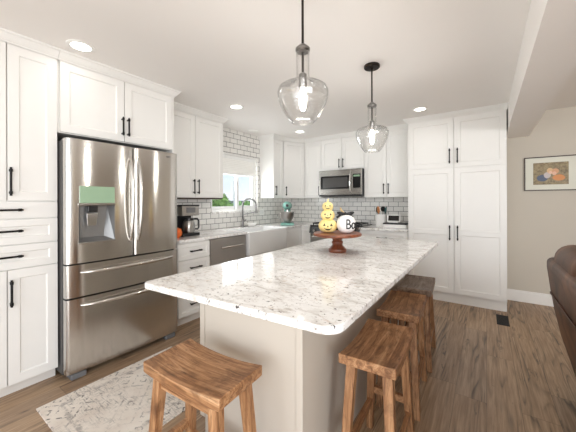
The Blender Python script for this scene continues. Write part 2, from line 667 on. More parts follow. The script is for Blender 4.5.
add_box(bm, (0.20, YW - 0.016, 0), (4.2, YW, 0.125)); add_box(bm, (0.20, YW - 0.011, 0.125), (4.2, YW, 0.145))
struct('baseboard_back', bm, 'trim_white', bevel=0.003)
bm = nb(); add_box(bm, (4.06, 0.2, 0), (4.2, YW, ZC)); add_box(bm, (4.06, -3.0, 0), (4.2, -2.9, ZC)); add_box(bm, (4.06, -2.9, 0), (4.2, 0.2, 0.6)); add_box(bm, (4.06, -2.9, 2.35), (4.2, 0.2, ZC))
struct('wall_right', bm, 'wall_paint')

# window
wroot = bpy.data.objects.new('window_1', None); C.objects.link(wroot); wroot['kind'] = 'structure'
wroot['label'] = 'white framed sliding window above the sink'
wroot.location = (XW, 0, 0)
bm = nb()
# outer vinyl frame and two sashes (x is world x relative to wall face)
def ring(bm, x0, x1, y0, y1, z0, z1, w):
    add_box(bm, (x0, y0, z0), (x1, y0 + w, z1)); add_box(bm, (x0, y1 - w, z0), (x1, y1, z1))
    add_box(bm, (x0, y0 + w, z0), (x1, y1 - w, z0 + w)); add_box(bm, (x0, y0 + w, z1 - w), (x1, y1 - w, z1))
ring(bm, -0.12, -0.02, WY0, WY1, WZ0, WZ1, 0.03)
obj('window_frame', bm, 'vinyl_white', wroot, bevel=0.002)
bm = nb(); ring(bm, -0.075, -0.03, 3.25, WY1 - 0.03, WZ0 + 0.03, WZ1 - 0.03, 0.05); obj('window_sash', bm, 'vinyl_white', wroot, bevel=0.002)
bm = nb(); ring(bm, -0.115, -0.078, WY0 + 0.03, 3.31, WZ0 + 0.03, WZ1 - 0.03, 0.045); obj('window_sash', bm, 'vinyl_white', wroot, bevel=0.002)
bm = nb(); add_box(bm, (-0.055, 3.30, WZ0 + 0.08), (-0.051, WY1 - 0.08, WZ1 - 0.08)); obj('window_pane', bm, 'window_glass', wroot)
bm = nb(); add_box(bm, (-0.098, WY0 + 0.075, WZ0 + 0.075), (-0.094, 3.265, WZ1 - 0.075)); obj('window_pane', bm, 'window_glass', wroot)
bm = nb(); add_box(bm, (-0.018, WY0 - 0.03, WZ0 - 0.03), (0.035, WY1 + 0.03, WZ0 - 0.001)); obj('window_sill', bm, 'white_granite', wroot, bevel=0.003)
bm = nb()
add_box(bm, (0.0, WY1 - 0.001, WZ0), (0.016, WY1 + 0.012, WZ1 + 0.02)); add_box(bm, (0.0, WY0 - 0.012, WZ0), (0.016, WY0 + 0.001, WZ1 + 0.02)); add_box(bm, (0.0, WY0 - 0.012, WZ1 - 0.001), (0.016, WY1 + 0.012, WZ1 + 0.02))
obj('window_trim', bm, 'trim_white', wroot, bevel=0.002)
# shade
sh = thing('window_shade', 'white pleated window shade half lowered over the sink window', 'window shade', (XW - 0.008, 3.21, 1.73))
bm = nb(); add_box(bm, (-0.008, -0.455, 0.245), (0.020, 0.455, 0.296)); obj('head_rail', bm, 'vinyl_white', sh, bevel=0.003)
bm = nb()
npl = 8
for k in range(npl):
    z0 = 0.025 + k * 0.22 / npl; z1 = z0 + 0.22 / npl
    add_hexa(bm, [(0.000, -0.45, z0), (0.012, -0.45, z0), (0.012, 0.45, z0), (0.000, 0.45, z0)], [(0.004, -0.45, (z0 + z1) / 2), (0.016, -0.45, (z0 + z1) / 2), (0.016, 0.45, (z0 + z1) / 2), (0.004, 0.45, (z0 + z1) / 2)])
    add_hexa(bm, [(0.004, -0.45, (z0 + z1) / 2), (0.016, -0.45, (z0 + z1) / 2), (0.016, 0.45, (z0 + z1) / 2), (0.004, 0.45, (z0 + z1) / 2)], [(0.000, -0.45, z1), (0.012, -0.45, z1), (0.012, 0.45, z1), (0.000, 0.45, z1)])
obj('shade_fabric', bm, 'shade_fabric', sh)
bm = nb(); add_box(bm, (-0.004, -0.452, 0.0), (0.018, 0.452, 0.026)); obj('bottom_rail', bm, 'vinyl_white', sh, bevel=0.003)

# outside the window
bm = nb(); add_box(bm, (-60, -20, -1.6), (-3.6, 80, -1.5)); struct('lawn', bm, 'lawn', 'green lawn outside the kitchen window')


def bush(name, label, c, r, n, mat='bush_green'):
    bm = nb()
    rnd = random.Random(hash(label) % 1000 + 3)
    for i in range(n):
        d = Vector((rnd.gauss(0, 1), rnd.gauss(0, 1), rnd.gauss(0, 1))).normalized() * (rnd.random() ** 0.4)
        p = Vector((d.x * r[0], d.y * r[1], d.z * r[2]))
        s = rnd.uniform(0.05, 0.1)
        q = Vector((rnd.gauss(0, 1), rnd.gauss(0, 1), rnd.gauss(0, 1))).normalized()
        w = q.orthogonal().normalized() * s * 0.5
        vs = [bm.verts.new(p + v) for v in (-q * s, w, q * s, -w)]
        bm.faces.new(vs)
    root = thing(name, label, 'bush', c)
    o = obj('foliage', bm, mat, root)
    bm = nb()
    add_tube(bm, [(0, 0, -c[2] - 1.49), (0, 0, r[2] * 0.3)], 0.04, 8)
    obj('stem', bm, 'frame_wood', root)
    return root


bush('garden_bush', 'leafy green bush outside the left pane of the sink window', (-5.1, 4.20, 0.98), (0.6, 0.66, 0.60), 1300)
bush('garden_bush', 'small rounded bush outside the right pane of the sink window', (-7.2, 7.72, 0.80), (0.8, 0.62, 0.58), 900)
hs = thing('neighbor_house', 'grey house with a dark gable roof seen through the window', 'house', (-16.0, 17.4, -1.5))
bm = nb(); add_box(bm, (-2.2, -2.2, 0), (2.2, 2.2, 1.9)); obj('house_wall', bm, 'house_grey', hs)
bm = nb()
add_hexa(bm, [(-2.5, -2.5, 1.9), (2.5, -2.5, 1.9), (2.5, 2.5, 1.9), (-2.5, 2.5, 1.9)], [(-2.5, -0.05, 2.9), (2.5, -0.05, 2.9), (2.5, 0.05, 2.9), (-2.5, 0.05, 2.9)])
obj('roof', bm, 'roof_dark', hs)


# ------------------------------------------------------------------ cabinet kit (local: x along width, -y front, z up)
def shaker_bm(x0, x1, z0, z1, rails=(), stile=0.058, t=0.02, rec=0.009, flat=False):
    bm = nb()
    if flat:
        add_box(bm, (x0, -t, z0), (x1, 0, z1))
        return bm
    zs = [z0 + stile] + [v for r in rails for v in (r - stile / 2, r + stile / 2)] + [z1 - stile]
    add_box(bm, (x0, -t, z0), (x0 + stile, 0, z1))
    add_box(bm, (x1 - stile, -t, z0), (x1, 0, z1))
    add_box(bm, (x0 + stile, -t, z0), (x1 - stile, 0, z0 + stile))
    add_box(bm, (x0 + stile, -t, z1 - stile), (x1 - stile, 0, z1))
    for r in rails:
        add_box(bm, (x0 + stile, -t, r - stile / 2), (x1 - stile, 0, r + stile / 2))
    ch = 0.007
    for i in range(0, len(zs), 2):
        a, b = zs[i], zs[i + 1]
        xa, xb = x0 + stile, x1 - stile
        # recessed flat panel with a sloped bead around it
        o = [(xa, -t + 0.001, a), (xb, -t + 0.001, a), (xb, -t + 0.001, b), (xa, -t + 0.001, b)]
        i_ = [(xa + ch, -t + rec, a + ch), (xb - ch, -t + rec, a + ch), (xb - ch, -t + rec, b - ch), (xa + ch, -t + rec, b - ch)]
        vo = [bm.verts.new(p) for p in o]
        vi = [bm.verts.new(p) for p in i_]
        bm.faces.new(vi)
        for k in range(4):
            bm.faces.new((vo[k], vo[(k + 1) % 4], vi[(k + 1) % 4], vi[k]))
        add_box(bm, (xa, -t + rec + 0.002, a), (xb, 0, b))
    return bm


def handle(parent, x, z, length, vertical=True, y=-0.02, name='handle', r=0.0068):
    bm = nb()
    h = length / 2
    if vertical:
        ends = [(x, y - 0.032, z - h), (x, y - 0.032, z + h)]
        posts = [(x, z - h * 0.78), (x, z + h * 0.78)]
    else:
        ends = [(x - h, y - 0.032, z), (x + h, y - 0.032, z)]
        posts = [(x - h * 0.78, z), (x + h * 0.78, z)]
    add_tube(bm, ends, r, 10)
    for px, pz in posts:
        add_tube(bm, [(px, y + 0.0, pz), (px, y - 0.032, pz)], r * 0.9, 8)
        d = 0.009
        if vertical:
            add_tube(bm, [(px, y - 0.032, pz - d), (px, y - 0.032, pz + d)], r * 1.45, 10)
        else:
            add_tube(bm, [(px - d, y - 0.032, pz), (px + d, y - 0.032, pz)], r * 1.45, 10)
    o = obj(name, bm, 'black_metal', parent, smooth=True)
    return o


GAP = 0.0036


def door(parent, x0, x1, z0, z1, hx=None, hz=None, hl=0.17, vertical=True, rails=(), name='door', flat=False, stile=0.058, mat='cabinet_paint'):
    bm = shaker_bm(x0 + GAP, x1 - GAP, z0 + GAP, z1 - GAP, rails, stile, flat=flat)
    d = obj(name, bm, mat, parent)
    if hx is not None:
        handle(d, hx, hz, hl, vertical)
    return d


CROWN = [(0.0, 0.0), (0.004, 0.0), (0.008, 0.010), (0.014, 0.014), (0.024, 0.026), (0.040, 0.048), (0.050, 0.054), (0.052, 0.066), (0.0, 0.066)]


def crown_bm(path, profile, z0, scale=1.0):
    """moulding swept along a plan polyline; profile offset is to the right of the direction of travel"""
    bm = nb()
    n = len(path)
    P = [Vector(p) for p in path]
    offs = []
    for i in range(n):
        def nrm(a, b):
            d = (b - a).normalized()
            return Vector((d.y, -d.x))
        if i == 0:
            m = nrm(P[0], P[1])
        elif i == n - 1:
            m = nrm(P[-2], P[-1])
        else:
            a, b = nrm(P[i - 1], P[i]), nrm(P[i], P[i + 1])
            m = (a + b) / (1 + a.dot(b))
        offs.append(m)
    rings = []
    for i in range(n):
        rings.append([bm.verts.new((P[i].x + offs[i].x * o * scale, P[i].y + offs[i].y * o * scale, z0 + z)) for o, z in profile])
    k = len(profile)
    for i in range(n - 1):
        for j in range(k):
            jj = (j + 1) % k
            bm.faces.new((rings[i][j], rings[i][jj], rings[i + 1][jj], rings[i + 1][j]))
    bm.faces.new(rings[0][::-1])
    bm.faces.new(rings[-1])
    return bm


CR0 = ZC - 0.0665   # bottom of the crown


def carcass(parent, x0, x1, depth, z0, z1, y0=0.001, mat='cabinet_paint', name='carcass'):
    bm = nb()
    add_box(bm, (x0, y0, z0), (x1, depth, z1))
    return obj(name, bm, mat, parent)


# ---- tall cabinet left of the fridge
t = thing('tall_cabinet', 'tall white cabinet left of the fridge with doors above and below drawers', 'cabinet', (XT - 0.02, 0.205, 0), PI / 2)
W = 0.548; D = abs(XW - XT) - 0.022
carcass(t, 0, W, D, 0.085, 2.40)
bm = nb(); add_box(bm, (0, 0.05, 0), (W, D, 0.084)); obj('toe_kick', bm, 'toe_kick_paint', t)
mid = W / 2
door(t, 0, mid, 1.32, 2.375, 0.030, 1.45, 0.19)
door(t, mid, W, 1.32, 2.375, mid + 0.014, 1.45, 0.19)
door(t, 0, W, 1.20, 1.318, mid, 1.26, 0.15, False, name='drawer', flat=True)
door(t, 0, W, 1.027, 1.198, mid, 1.118, 0.15, False, name='drawer', stile=0.045)
door(t, 0, W, 0.862, 1.025, mid, 0.947, 0.15, False, name='drawer', stile=0.045)
door(t, 0, mid, 0.085, 0.860, 0.030, 0.705, 0.18)
door(t, mid, W, 0.085, 0.860, mid + 0.016, 0.705, 0.18)
obj('crown_molding', crown_bm([(0, -0.02), (W + 0.0005, -0.02)], CROWN, CR0), 'cabinet_paint', t)

# ---- cabinet over the fridge
t = thing('bridge_cabinet', 'wide white two-door cabinet above the stainless fridge', 'cabinet', (XT - 0.02, 0.754, 1.835), PI / 2)
W = 0.94
carcass(t, 0.001, W, D, 0, 0.566)
door(t, 0.012, 0.475, 0.004, 0.54, 0.452, 0.135, 0.16)
door(t, 0.475, W, 0.004, 0.54, 0.500, 0.135, 0.16)
bm = nb(); add_box(bm, (W + 0.0005, -0.018, -1.835), (W + 0.018, D, 0.566)); obj('end_panel', bm, 'cabinet_paint', t)
obj('crown_molding', crown_bm([(0.001, -0.02), (W + 0.018, -0.02), (W + 0.018, 0.33)], CROWN, CR0 - 1.835), 'cabinet_paint', t)


# ---- fridge
def curved_front(bm, x0, x1, z0, z1, y_back, bulge, hole=None, r=0.018):
    xs = sorted(set([x0, x0 + r * 0.15, x0 + r * 0.5, x0 + r, x1 - r, x1 - r * 0.5, x1 - r * 0.15, x1] + [x0 + (x1 - x0) * k / 14 for k in range(2, 13)] + ([hole[0], hole[1]] if hole else [])))
    zs = [z0, z1] if not hole else [z0, hole[2], hole[3], z1]
    xc, hw = (x0 + x1) / 2, (x1 - x0) / 2

    def fy(x):
        y = -bulge * (1 - ((x - xc) / hw) ** 2)
        e = min(x - x0, x1 - x)
        if e < r:
            y += r - math.sqrt(max(0, r * r - (r - e) ** 2))
        return y
    grid = [[bm.verts.new((x, fy(x), z)) for x in xs] for z in zs]
    for i in range(len(zs) - 1):
        for j in range(len(xs) - 1):
            if hole and hole[2] - 1e-6 <= zs[i] < hole[3] - 1e-6 and hole[0] - 1e-6 <= xs[j] < hole[1] - 1e-6:
                continue
            bm.faces.new((grid[i][j], grid[i][j + 1], grid[i + 1][j + 1], grid[i + 1][j]))
    bk = [[bm.verts.new((x, y_back, z)) for x in (x0, x1)] for z in (z0, z1)]
    bm.faces.new((bk[0][0], bk[1][0], bk[1][1], bk[0][1]))
    bm.faces.new([grid[-1][j] for j in range(len(xs))] + [bk[1][1], bk[1][0]])
    bm.faces.new([grid[0][j] for j in reversed(range(len(xs)))] + [bk[0][0], bk[0][1]])
    bm.faces.new([grid[i][0] for i in range(len(zs))] + [bk[1][0], bk[0][0]])
    bm.faces.new([grid[i][-1] for i in reversed(range(len(zs)))] + [bk[0][1], bk[1][1]])
    return fy


def bow_handle(parent, p0, p1, bow, r, mat='stainless', both=True):
    """curved bar pull between two points (local), bowing to -y"""
    bm = nb()
    a, b = Vector(p0), Vector(p1)
    pts, rs = [], []
    N = 18
    for i in range(N + 1):
        s = i / N
        p = a.lerp(b, s)
        p.y -= bow * (1 - (2 * s - 1) ** 2) ** 0.6 + 0.0
        pts.append(p)
        rs.append(r * (0.8 + 0.35 * math.sin(PI * s)))
    add_tube(bm, pts, rs, 12)
    return obj('handle', bm, mat, parent, smooth=True)


f = thing('refrigerator', 'large stainless french door refrigerator with water dispenser', 'refrigerator', (XF, 0.763, 0), PI / 2)
FW = 0.910
bm = nb(); add_box(bm, (-0.004, 0.060, 0.04), (FW - 0.004, 0.72, 1.768), 0.004); obj('body', bm, 'fridge_side', f)
dl = nb(); fy = curved_front(dl, 0.0, 0.481, 0.857, 1.78, 0.055, 0.018, hole=(0.078, 0.322, 1.010, 1.285)); dl = obj('door', dl, 'stainless', f, smooth=True, angle=30)
dr = nb(); curved_front(dr, 0.487, FW, 0.857, 1.78, 0.055, 0.018); dr = obj('door', dr, 'stainless', f, smooth=True, angle=30)
d1 = nb(); fy1 = curved_front(d1, 0.0, FW, 0.607, 0.845, 0.055, 0.022); d1 = obj('drawer', d1, 'stainless', f, smooth=True, angle=30)
d2 = nb(); curved_front(d2, 0.0, FW, 0.052, 0.594, 0.055, 0.022); d2 = obj('drawer', d2, 'stainless', f, smooth=True, angle=30)
bow_handle(dl, (0.452, -0.004, 0.985), (0.452, -0.004, 1.69), 0.055, 0.0125)
bow_handle(dr, (0.520, -0.004, 0.985), (0.520, -0.004, 1.69), 0.055, 0.0125)
bow_handle(d1, (0.09, -0.008, 0.785), (FW - 0.07, -0.008, 0.785), 0.055, 0.0125)
bow_handle(d2, (0.09, -0.008, 0.540), (FW - 0.07, -0.008, 0.540), 0.055, 0.0125)
# dispenser recess (open box)
bm = nb()
x0, x1, z0, z1 = 0.078, 0.322, 1.010, 1.285
fr_ = [(x0, -0.016, z0), (x1, -0.017, z0), (x1, -0.017, z1), (x0, -0.016, z1)]
bk_ = [(x0 + 0.03, 0.047, z0 + 0.03), (x1 - 0.055, 0.047, z0 + 0.03), (x1 - 0.03, 0.047, z1), (x0 + 0.02, 0.047, z1)]
va = [bm.verts.new(p) for p in fr_]; vb = [bm.verts.new(p) for p in bk_]
bm.faces.new(vb)
for k in range(4):
    bm.faces.new((va[k], va[(k + 1) % 4], vb[(k + 1) % 4], vb[k]))
dp = obj('dispenser', bm, 'dispenser_grey', dl)
bm = nb(); add_box(bm, (0.072, -0.024, 1.287), (0.328, -0.010, 1.302), 0.002); obj('dispenser_trim', bm, 'stainless_dark', dl)
bm = nb(); add_box(bm, (0.072, -0.024, 1.003), (0.328, -0.010, 1.010), 0.002); obj('drip_ledge', bm, 'stainless_dark', dl)
bm = nb(); add_box(bm, (0.080, -0.0225, 1.304), (0.322, -0.010, 1.432), 0.002); obj('display', bm, 'display_green', dl)
bm = nb()
add_box(bm, (0.135, -0.012, 1.235), (0.205, 0.040, 1.284), 0.006)
obj('nozzle', bm, 'black_plastic', dl)
bm = nb(); add_hexa(bm, [(0.140, 0.008, 1.13), (0.200, 0.008, 1.13), (0.200, 0.02, 1.13), (0.140, 0.02, 1.13)], [(0.132, -0.004, 1.225), (0.208, -0.004, 1.225), (0.208, 0.01, 1.225), (0.132, 0.01, 1.225)]); obj('lever', bm, 'chrome', dl, bevel=0.003)
for hx in (0.02, FW - 0.11):
    bm = nb(); add_box(bm, (hx, 0.03, 1.7655), (hx + 0.09, 0.16, 1.79), 0.004); obj('hinge_cover', bm, 'grey_plastic', f)
for hx in (0.03, FW - 0.13):
    bm = nb(); add_box(bm, (hx, 0.0, 0.0), (hx + 0.10, 0.12, 0.042), 0.008); obj('foot', bm, 'grey_plastic', f)
bm = nb(); add_box(bm, (0.03, 0.10, 0.012), (FW - 0.03, 0.12, 0.045)); obj('kick_grille', bm, 'black_plastic', f)
bm = text_bm('SAMSUNG', 0.024, 0.0006)
bmesh.ops.transform(bm, matrix=Matrix.Translation((0.835, -0.0095, 1.738)) @ Matrix.Rotation(math.radians(8.5), 4, 'Z') @ Matrix.Rotation(PI / 2, 4, 'X'), verts=bm.verts)
obj('lettering', bm, 'grey_plastic', dr)

# ---- upper cabinet left of window
t = thing('wall_cabinet', 'white two-door wall cabinet above the coffee maker, left of the window', 'cabinet', (XU - 0.02, 1.775, 1.362), PI / 2)
W = 0.89; DU = abs(XW - XU) - 0.022
carcass(t, 0, W, DU, 0.0, 1.04)
door(t, 0.0, 0.440, 0.004, 1.012, 0.405, 0.135, 0.18)
door(t, 0.440, W, 0.004, 1.012, 0.470, 0.135, 0.18)
bm = nb(); add_box(bm, (0.0, -0.005, -0.018), (W, DU, -0.0005)); obj('light_rail', bm, 'frame_wood', t)
obj('crown_molding', crown_bm([(0, -0.02), (W, -0.02), (W, DU)], CROWN, CR0 - 1.362), 'cabinet_paint', t)

# ---- corner uppers
Z0 = 1.372
t = thing('wall_cabinet', 'narrow white wall cabinet just right of the window with one door', 'cabinet', (XU - 0.02, 3.78, Z0), PI / 2)
W = 0.268
carcass(t, 0, W, DU, 0, 1.03)
door(t, 0.0, W, 0.004, 1.002, 0.045, 0.125, 0.16)
obj('crown_molding', crown_bm([(0, DU), (0, -0.02), (W + 0.004, -0.02)], CROWN, CR0 - Z0), 'cabinet_paint', t)
ax, ay = XU, 4.053; bx, by = -2.718, YU
ang = math.atan2(by - ay, bx - ax); LD = math.hypot(bx - ax, by - ay)
nx_, ny_ = math.sin(ang), -math.cos(ang)      # outward
t = thing('wall_cabinet', 'white diagonal corner wall cabinet above the mint stand mixer', 'cabinet', (ax - nx_ * 0.02, ay - ny_ * 0.02, Z0), ang)
bm = nb()
inv = Matrix.Rotation(-ang, 3, 'Z')
pl = [inv @ (Vector((px, py, 0)) - Vector((ax - nx_ * 0.02, ay - ny_ * 0.02, 0))) for px, py in ((XW + 0.002, 4.062), (ax - 0.024, 4.062), (bx - 0.004, by + 0.024), (bx - 0.004, YW - 0.012), (XW + 0.002, YW - 0.012))]
add_prism(bm, [(p.x, p.y) for p in pl], 0, 1.03)
obj('carcass', bm, 'cabinet_paint', t)
door(t, 0.012, LD - 0.008, 0.004, 1.002, 0.052, 0.125, 0.16)
obj('crown_molding', crown_bm([(0.0, -0.02), (LD, -0.02)], CROWN, CR0 - Z0), 'cabinet_paint', t)

DB = YW - YU - 0.032
t = thing('wall_cabinet', 'single-door white wall cabinet between corner cabinet and microwave', 'cabinet', (-2.716, YU + 0.02, Z0))
W = 0.336
carcass(t, 0, W, DB, 0, 1.03)
door(t, 0.0, W, 0.004, 1.002, W - 0.03, 0.125, 0.16)
obj('crown_molding', crown_bm([(-0.004, -0.02), (W + 0.0005, -0.02)], CROWN, CR0 - Z0), 'cabinet_paint', t)
t = thing('wall_cabinet', 'short white two-door cabinet directly above the microwave', 'cabinet', (-2.379, YU + 0.02, 1.842))
W = 0.776
carcass(t, 0, W, DB, 0, 0.56)
door(t, 0.0, W / 2, 0.004, 0.532, W / 2 - 0.035, 0.11, 0.15)
door(t, W / 2, W, 0.004, 0.532, W / 2 + 0.035, 0.11, 0.15)
obj('crown_molding', crown_bm([(0, -0.02), (W + 0.0005, -0.02)], CROWN, CR0 - 1.842), 'cabinet_paint', t)
t = thing('wall_cabinet', 'tall white two-door wall cabinet between microwave and pantry', 'cabinet', (-1.602, YU + 0.02, Z0))
W = 0.70
carcass(t, 0, W, DB, 0, 1.03)
door(t, 0.0, W / 2, 0.004, 1.002, W / 2 - 0.035, 0.13, 0.16)
door(t, W / 2, W, 0.004, 1.002, W / 2 + 0.035, 0.13, 0.16)
obj('crown_molding', crown_bm([(0, -0.02), (W, -0.02)], CROWN, CR0 - Z0), 'cabinet_paint', t)

# ---- microwave
t = thing('microwave', 'stainless over-the-range microwave with dark glass door', 'microwave', (-2.375, 4.36, 1.392))
W, Hh = 0.768, 0.444
bm = nb(); add_box(bm, (0, 0.012, 0), (W, YW - 4.36 - 0.012, Hh), 0.003); obj('body', bm, 'black_plastic', t)
bm = nb()
dw, x_ = 0.60, 0.0
for lo, hi in (((0.004, -0.02, 0.03), (0.035, 0.012, Hh - 0.004)), ((0.565, -0.02, 0.03), (dw, 0.012, Hh - 0.004)), ((0.035, -0.02, 0.03), (0.565, 0.012, 0.125)), ((0.035, -0.02, 0.345), (0.565, 0.012, Hh - 0.004))):
    add_box(bm, lo, hi)
d = obj('door', bm, 'stainless_horizontal', t)
bm = nb(); add_box(bm, (0.036, -0.014, 0.126), (0.564, 0.010, 0.344)); wd = obj('window', bm, 'black_glass', d)
bm = nb(); add_box(bm, (0.075, -0.0155, 0.155), (0.525, -0.014, 0.315)); obj('mesh_screen', bm, 'screen_mesh', wd)
bow_handle(d, (0.583, -0.02, 0.06), (0.583, -0.02, 0.41), 0.045, 0.0095, 'chrome')
bm = nb(); add_box(bm, (dw + 0.003, -0.018, 0.03), (W - 0.004, 0.012, Hh - 0.004), 0.002); cp = obj('control_panel', bm, 'stainless_horizontal', t)
bm = nb(); add_box(bm, (dw + 0.018, -0.021, 0.135), (W - 0.022, -0.017, 0.36), 0.001); obj('keypad', bm, 'black_glass', cp)
bm = nb(); add_box(bm, (dw + 0.03, -0.0225, 0.315), (W - 0.034, -0.0208, 0.345)); obj('clock_display', bm, 'display_green', cp)
bm = nb(); add_box(bm, (0.0, -0.012, 0.0), (W, 0.012, 0.028), 0.002); obj('vent_strip', bm, 'black_plastic', t)

# ---- pantry
t = thing('pantry_cabinet', 'large white floor-to-ceiling four-door pantry cabinet on the back wall', 'cabinet', (-0.888, YP + 0.02, 0))
W = 1.088; DP = YW - YP - 0.022
carcass(t, 0, W, DP, 0.12, 2.40)
bm = nb(); add_box(bm, (0.0, 0.015, 0), (W - 0.002, DP, 0.119)); obj('toe_kick', bm, 'cabinet_paint', t)
mid = 0.552
for a, b, hx in ((0.0, mid, mid - 0.047), (mid, W, mid + 0.040)):
    door(t, a, b, 1.737, 2.378, hx, 1.885, 0.19, stile=0.062)
    door(t, a, b, 0.125, 1.735, hx, 0.905, 0.19, rails=(0.905,), stile=0.062)
obj('crown_molding', crown_bm([(0, DP - 0.3), (0, -0.02), (W, -0.02), (W, DP)], CROWN, CR0), 'cabinet_paint', t)

# ---- base cabinets, left run
DBASE = abs(XW - XB) - 0.023
t = thing('drawer_cabinet', 'white drawer stack base cabinet between fridge and dishwasher', 'cabinet', (XB - 0.02, 1.747, 0), PI / 2)
W = 0.411
carcass(t, 0, W, DBASE, 0.1, 0.884)
bm = nb(); add_box(bm, (0, 0.05, 0), (W, DBASE, 0.099)); obj('toe_kick', bm, 'toe_kick_paint', t)
for a, b in ((0.695, 0.872), (0.52, 0.693), (0.345, 0.518), (0.10, 0.343)):
    door(t, 0, W, a, b, W / 2, (a + b) / 2, 0.15, False, name='drawer', stile=0.04)

t = thing('dishwasher', 'dark stainless dishwasher under the counter left of the sink', 'dishwasher', (XB - 0.01, 2.160, 0), PI / 2)
W = 0.602
bm = nb(); add_box(bm, (0.004, 0.03, 0.1), (W - 0.004, DBASE, 0.882)); obj('body', bm, 'grey_plastic', t)
bm = nb(); add_box(bm, (0.004, -0.012, 0.11), (W - 0.004, 0.03, 0.876), 0.003); d = obj('door', bm, 'stainless_dark', t)
bm = nb(); add_tube(bm, [(0.14, -0.05, 0.765), (0.50, -0.05, 0.765)], 0.011, 12)
for px in (0.17, 0.47):
    add_tube(bm, [(px, -0.012, 0.765), (px, -0.05, 0.765)], 0.008, 8)
obj('handle', bm, 'stainless', d, smooth=True)
bm = nb(); add_box(bm, (0.004, 0.05, 0), (W - 0.004, 0.07, 0.098)); obj('toe_kick', bm, 'black_plastic', t)

t = thing('sink_cabinet', 'white base cabinet under the farmhouse sink', 'cabinet', (XB - 0.02, 2.764, 0), PI / 2)
W = 0.874
carcass(t, 0, W, DBASE, 0.1, 0.592)
bm = nb(); add_box(bm, (0, 0.05, 0), (W, DBASE, 0.099)); obj('toe_kick', bm, 'toe_kick_paint', t)
door(t, 0, W / 2, 0.1, 0.59, W / 2 - 0.04, 0.48, 0.15)
door(t, W / 2, W, 0.1, 0.59, W / 2 + 0.04, 0.48, 0.15)

t = thing('corner_base_cabinet', 'white corner base cabinet between sink and range', 'cabinet', (XB - 0.02, 3.640, 0), PI / 2)
bm = nb()
# local x -> +Y, local y -> -X
add_box(bm, (0, 0.001, 0.1), (YB + 0.02 - 3.640, DBASE, 0.884)); add_box(bm, (YB + 0.021 - 3.640, -0.235, 0.1), (YW - 0.012 - 3.640, DBASE, 0.884))
obj('carcass', bm, 'cabinet_paint', t)
door(t, 0, YB - 3.640, 0.1, 0.872, stile=0.05)
bm = nb(); add_box(bm, (0, 0.05, 0), (YB + 0.06 - 3.640, DBASE, 0.099)); add_box(bm, (YB + 0.061 - 3.640, -0.235, 0), (YW - 0.012 - 3.640, DBASE, 0.099)); obj('toe_kick', bm, 'toe_kick_paint', t)
bm = shaker_bm(0.004, 0.230, 0.1, 0.872, stile=0.05)
bmesh.ops.transform(bm, matrix=Matrix.Translation((YB + 0.02 - 3.640, 0, 0)) @ Matrix.Rotation(-PI / 2, 4, 'Z'), verts=bm.verts)
obj('door', bm, 'cabinet_paint', t)

# sink
t = thing('farmhouse_sink', 'white apron-front farmhouse sink set below the window', 'sink', (XB, 2.768, 0.594), PI / 2)
W = 0.866; SH = 0.312
bm = nb()
def rect(x0, y0, x1, y1, z):
    return [bm.verts.new(p) for p in ((x0, y0, z), (x1, y0, z), (x1, y1, z), (x0, y1, z))]
L0 = rect(0, -0.045, W, 0.44, 0); L1 = rect(0, -0.045, W, 0.44, SH)
L2 = rect(0.024, -0.020, W - 0.024, 0.416, SH); L3 = rect(0.034, -0.010, W - 0.034, 0.406, 0.08)
bm.faces.new(L0[::-1]); bm.faces.new(L3)
for A_, B_ in ((L0, L1), (L1, L2), (L2, L3)):
    for k in range(4):
        bm.faces.new((A_[k], A_[(k + 1) % 4], B_[(k + 1) % 4], B_[k]))
obj('basin', bm, 'porcelain', t, bevel=0.010)
bm = nb(); add_lathe(bm, [(0.0, 0.083), (0.045, 0.083), (0.045, 0.087), (0.03, 0.089), (0.0, 0.087)], 24, (W / 2, 0.2, 0)); obj('drain', bm, 'chrome', t, smooth=True)

# countertop, left run + corner (with the sink notch)
SY0, SY1 = 2.766, 3.637
bm = nb()
add_prism(bm, [(XW + 0.001, 1.747), (XB + 0.022, 1.747), (XB + 0.022, SY0), (XB - 0.442, SY0), (XB - 0.442, SY1), (XB + 0.022, SY1),
               (XB + 0.022, YB - 0.025), (-2.375, YB - 0.025), (-2.375, YW - 0.010), (XW + 0.001, YW - 0.010)], CT0, CT1)
tag(obj('countertop', bm, 'white_granite', bevel=0.003), 'speckled granite countertop along the window wall, around the sink', 'countertop')
bm = nb(); add_box(bm, (-1.575, YB - 0.025, CT0), (-0.892, YW - 0.010, CT1)); tag(obj('countertop', bm, 'white_granite', bevel=0.003), 'short granite countertop between the range and the tall pantry', 'countertop')

t = thing('drawer_cabinet', 'white base cabinet with drawer right of the range, beside the pantry', 'cabinet', (-1.572, YB + 0.02, 0))
W = 0.68; DBB = YW - YB - 0.033
carcass(t, 0, W, DBB, 0.1, 0.884)
bm = nb(); add_box(bm, (0, 0.05, 0), (W, DBB, 0.099)); obj('toe_kick', bm, 'toe_kick_paint', t)
door(t, 0, W, 0.70, 0.872, W / 2, 0.785, 0.16, False, name='drawer', stile=0.045)
door(t, 0, W / 2, 0.1, 0.698, W / 2 - 0.04, 0.58, 0.15)
door(t, W / 2, W, 0.1, 0.698, W / 2 + 0.04, 0.58, 0.15)

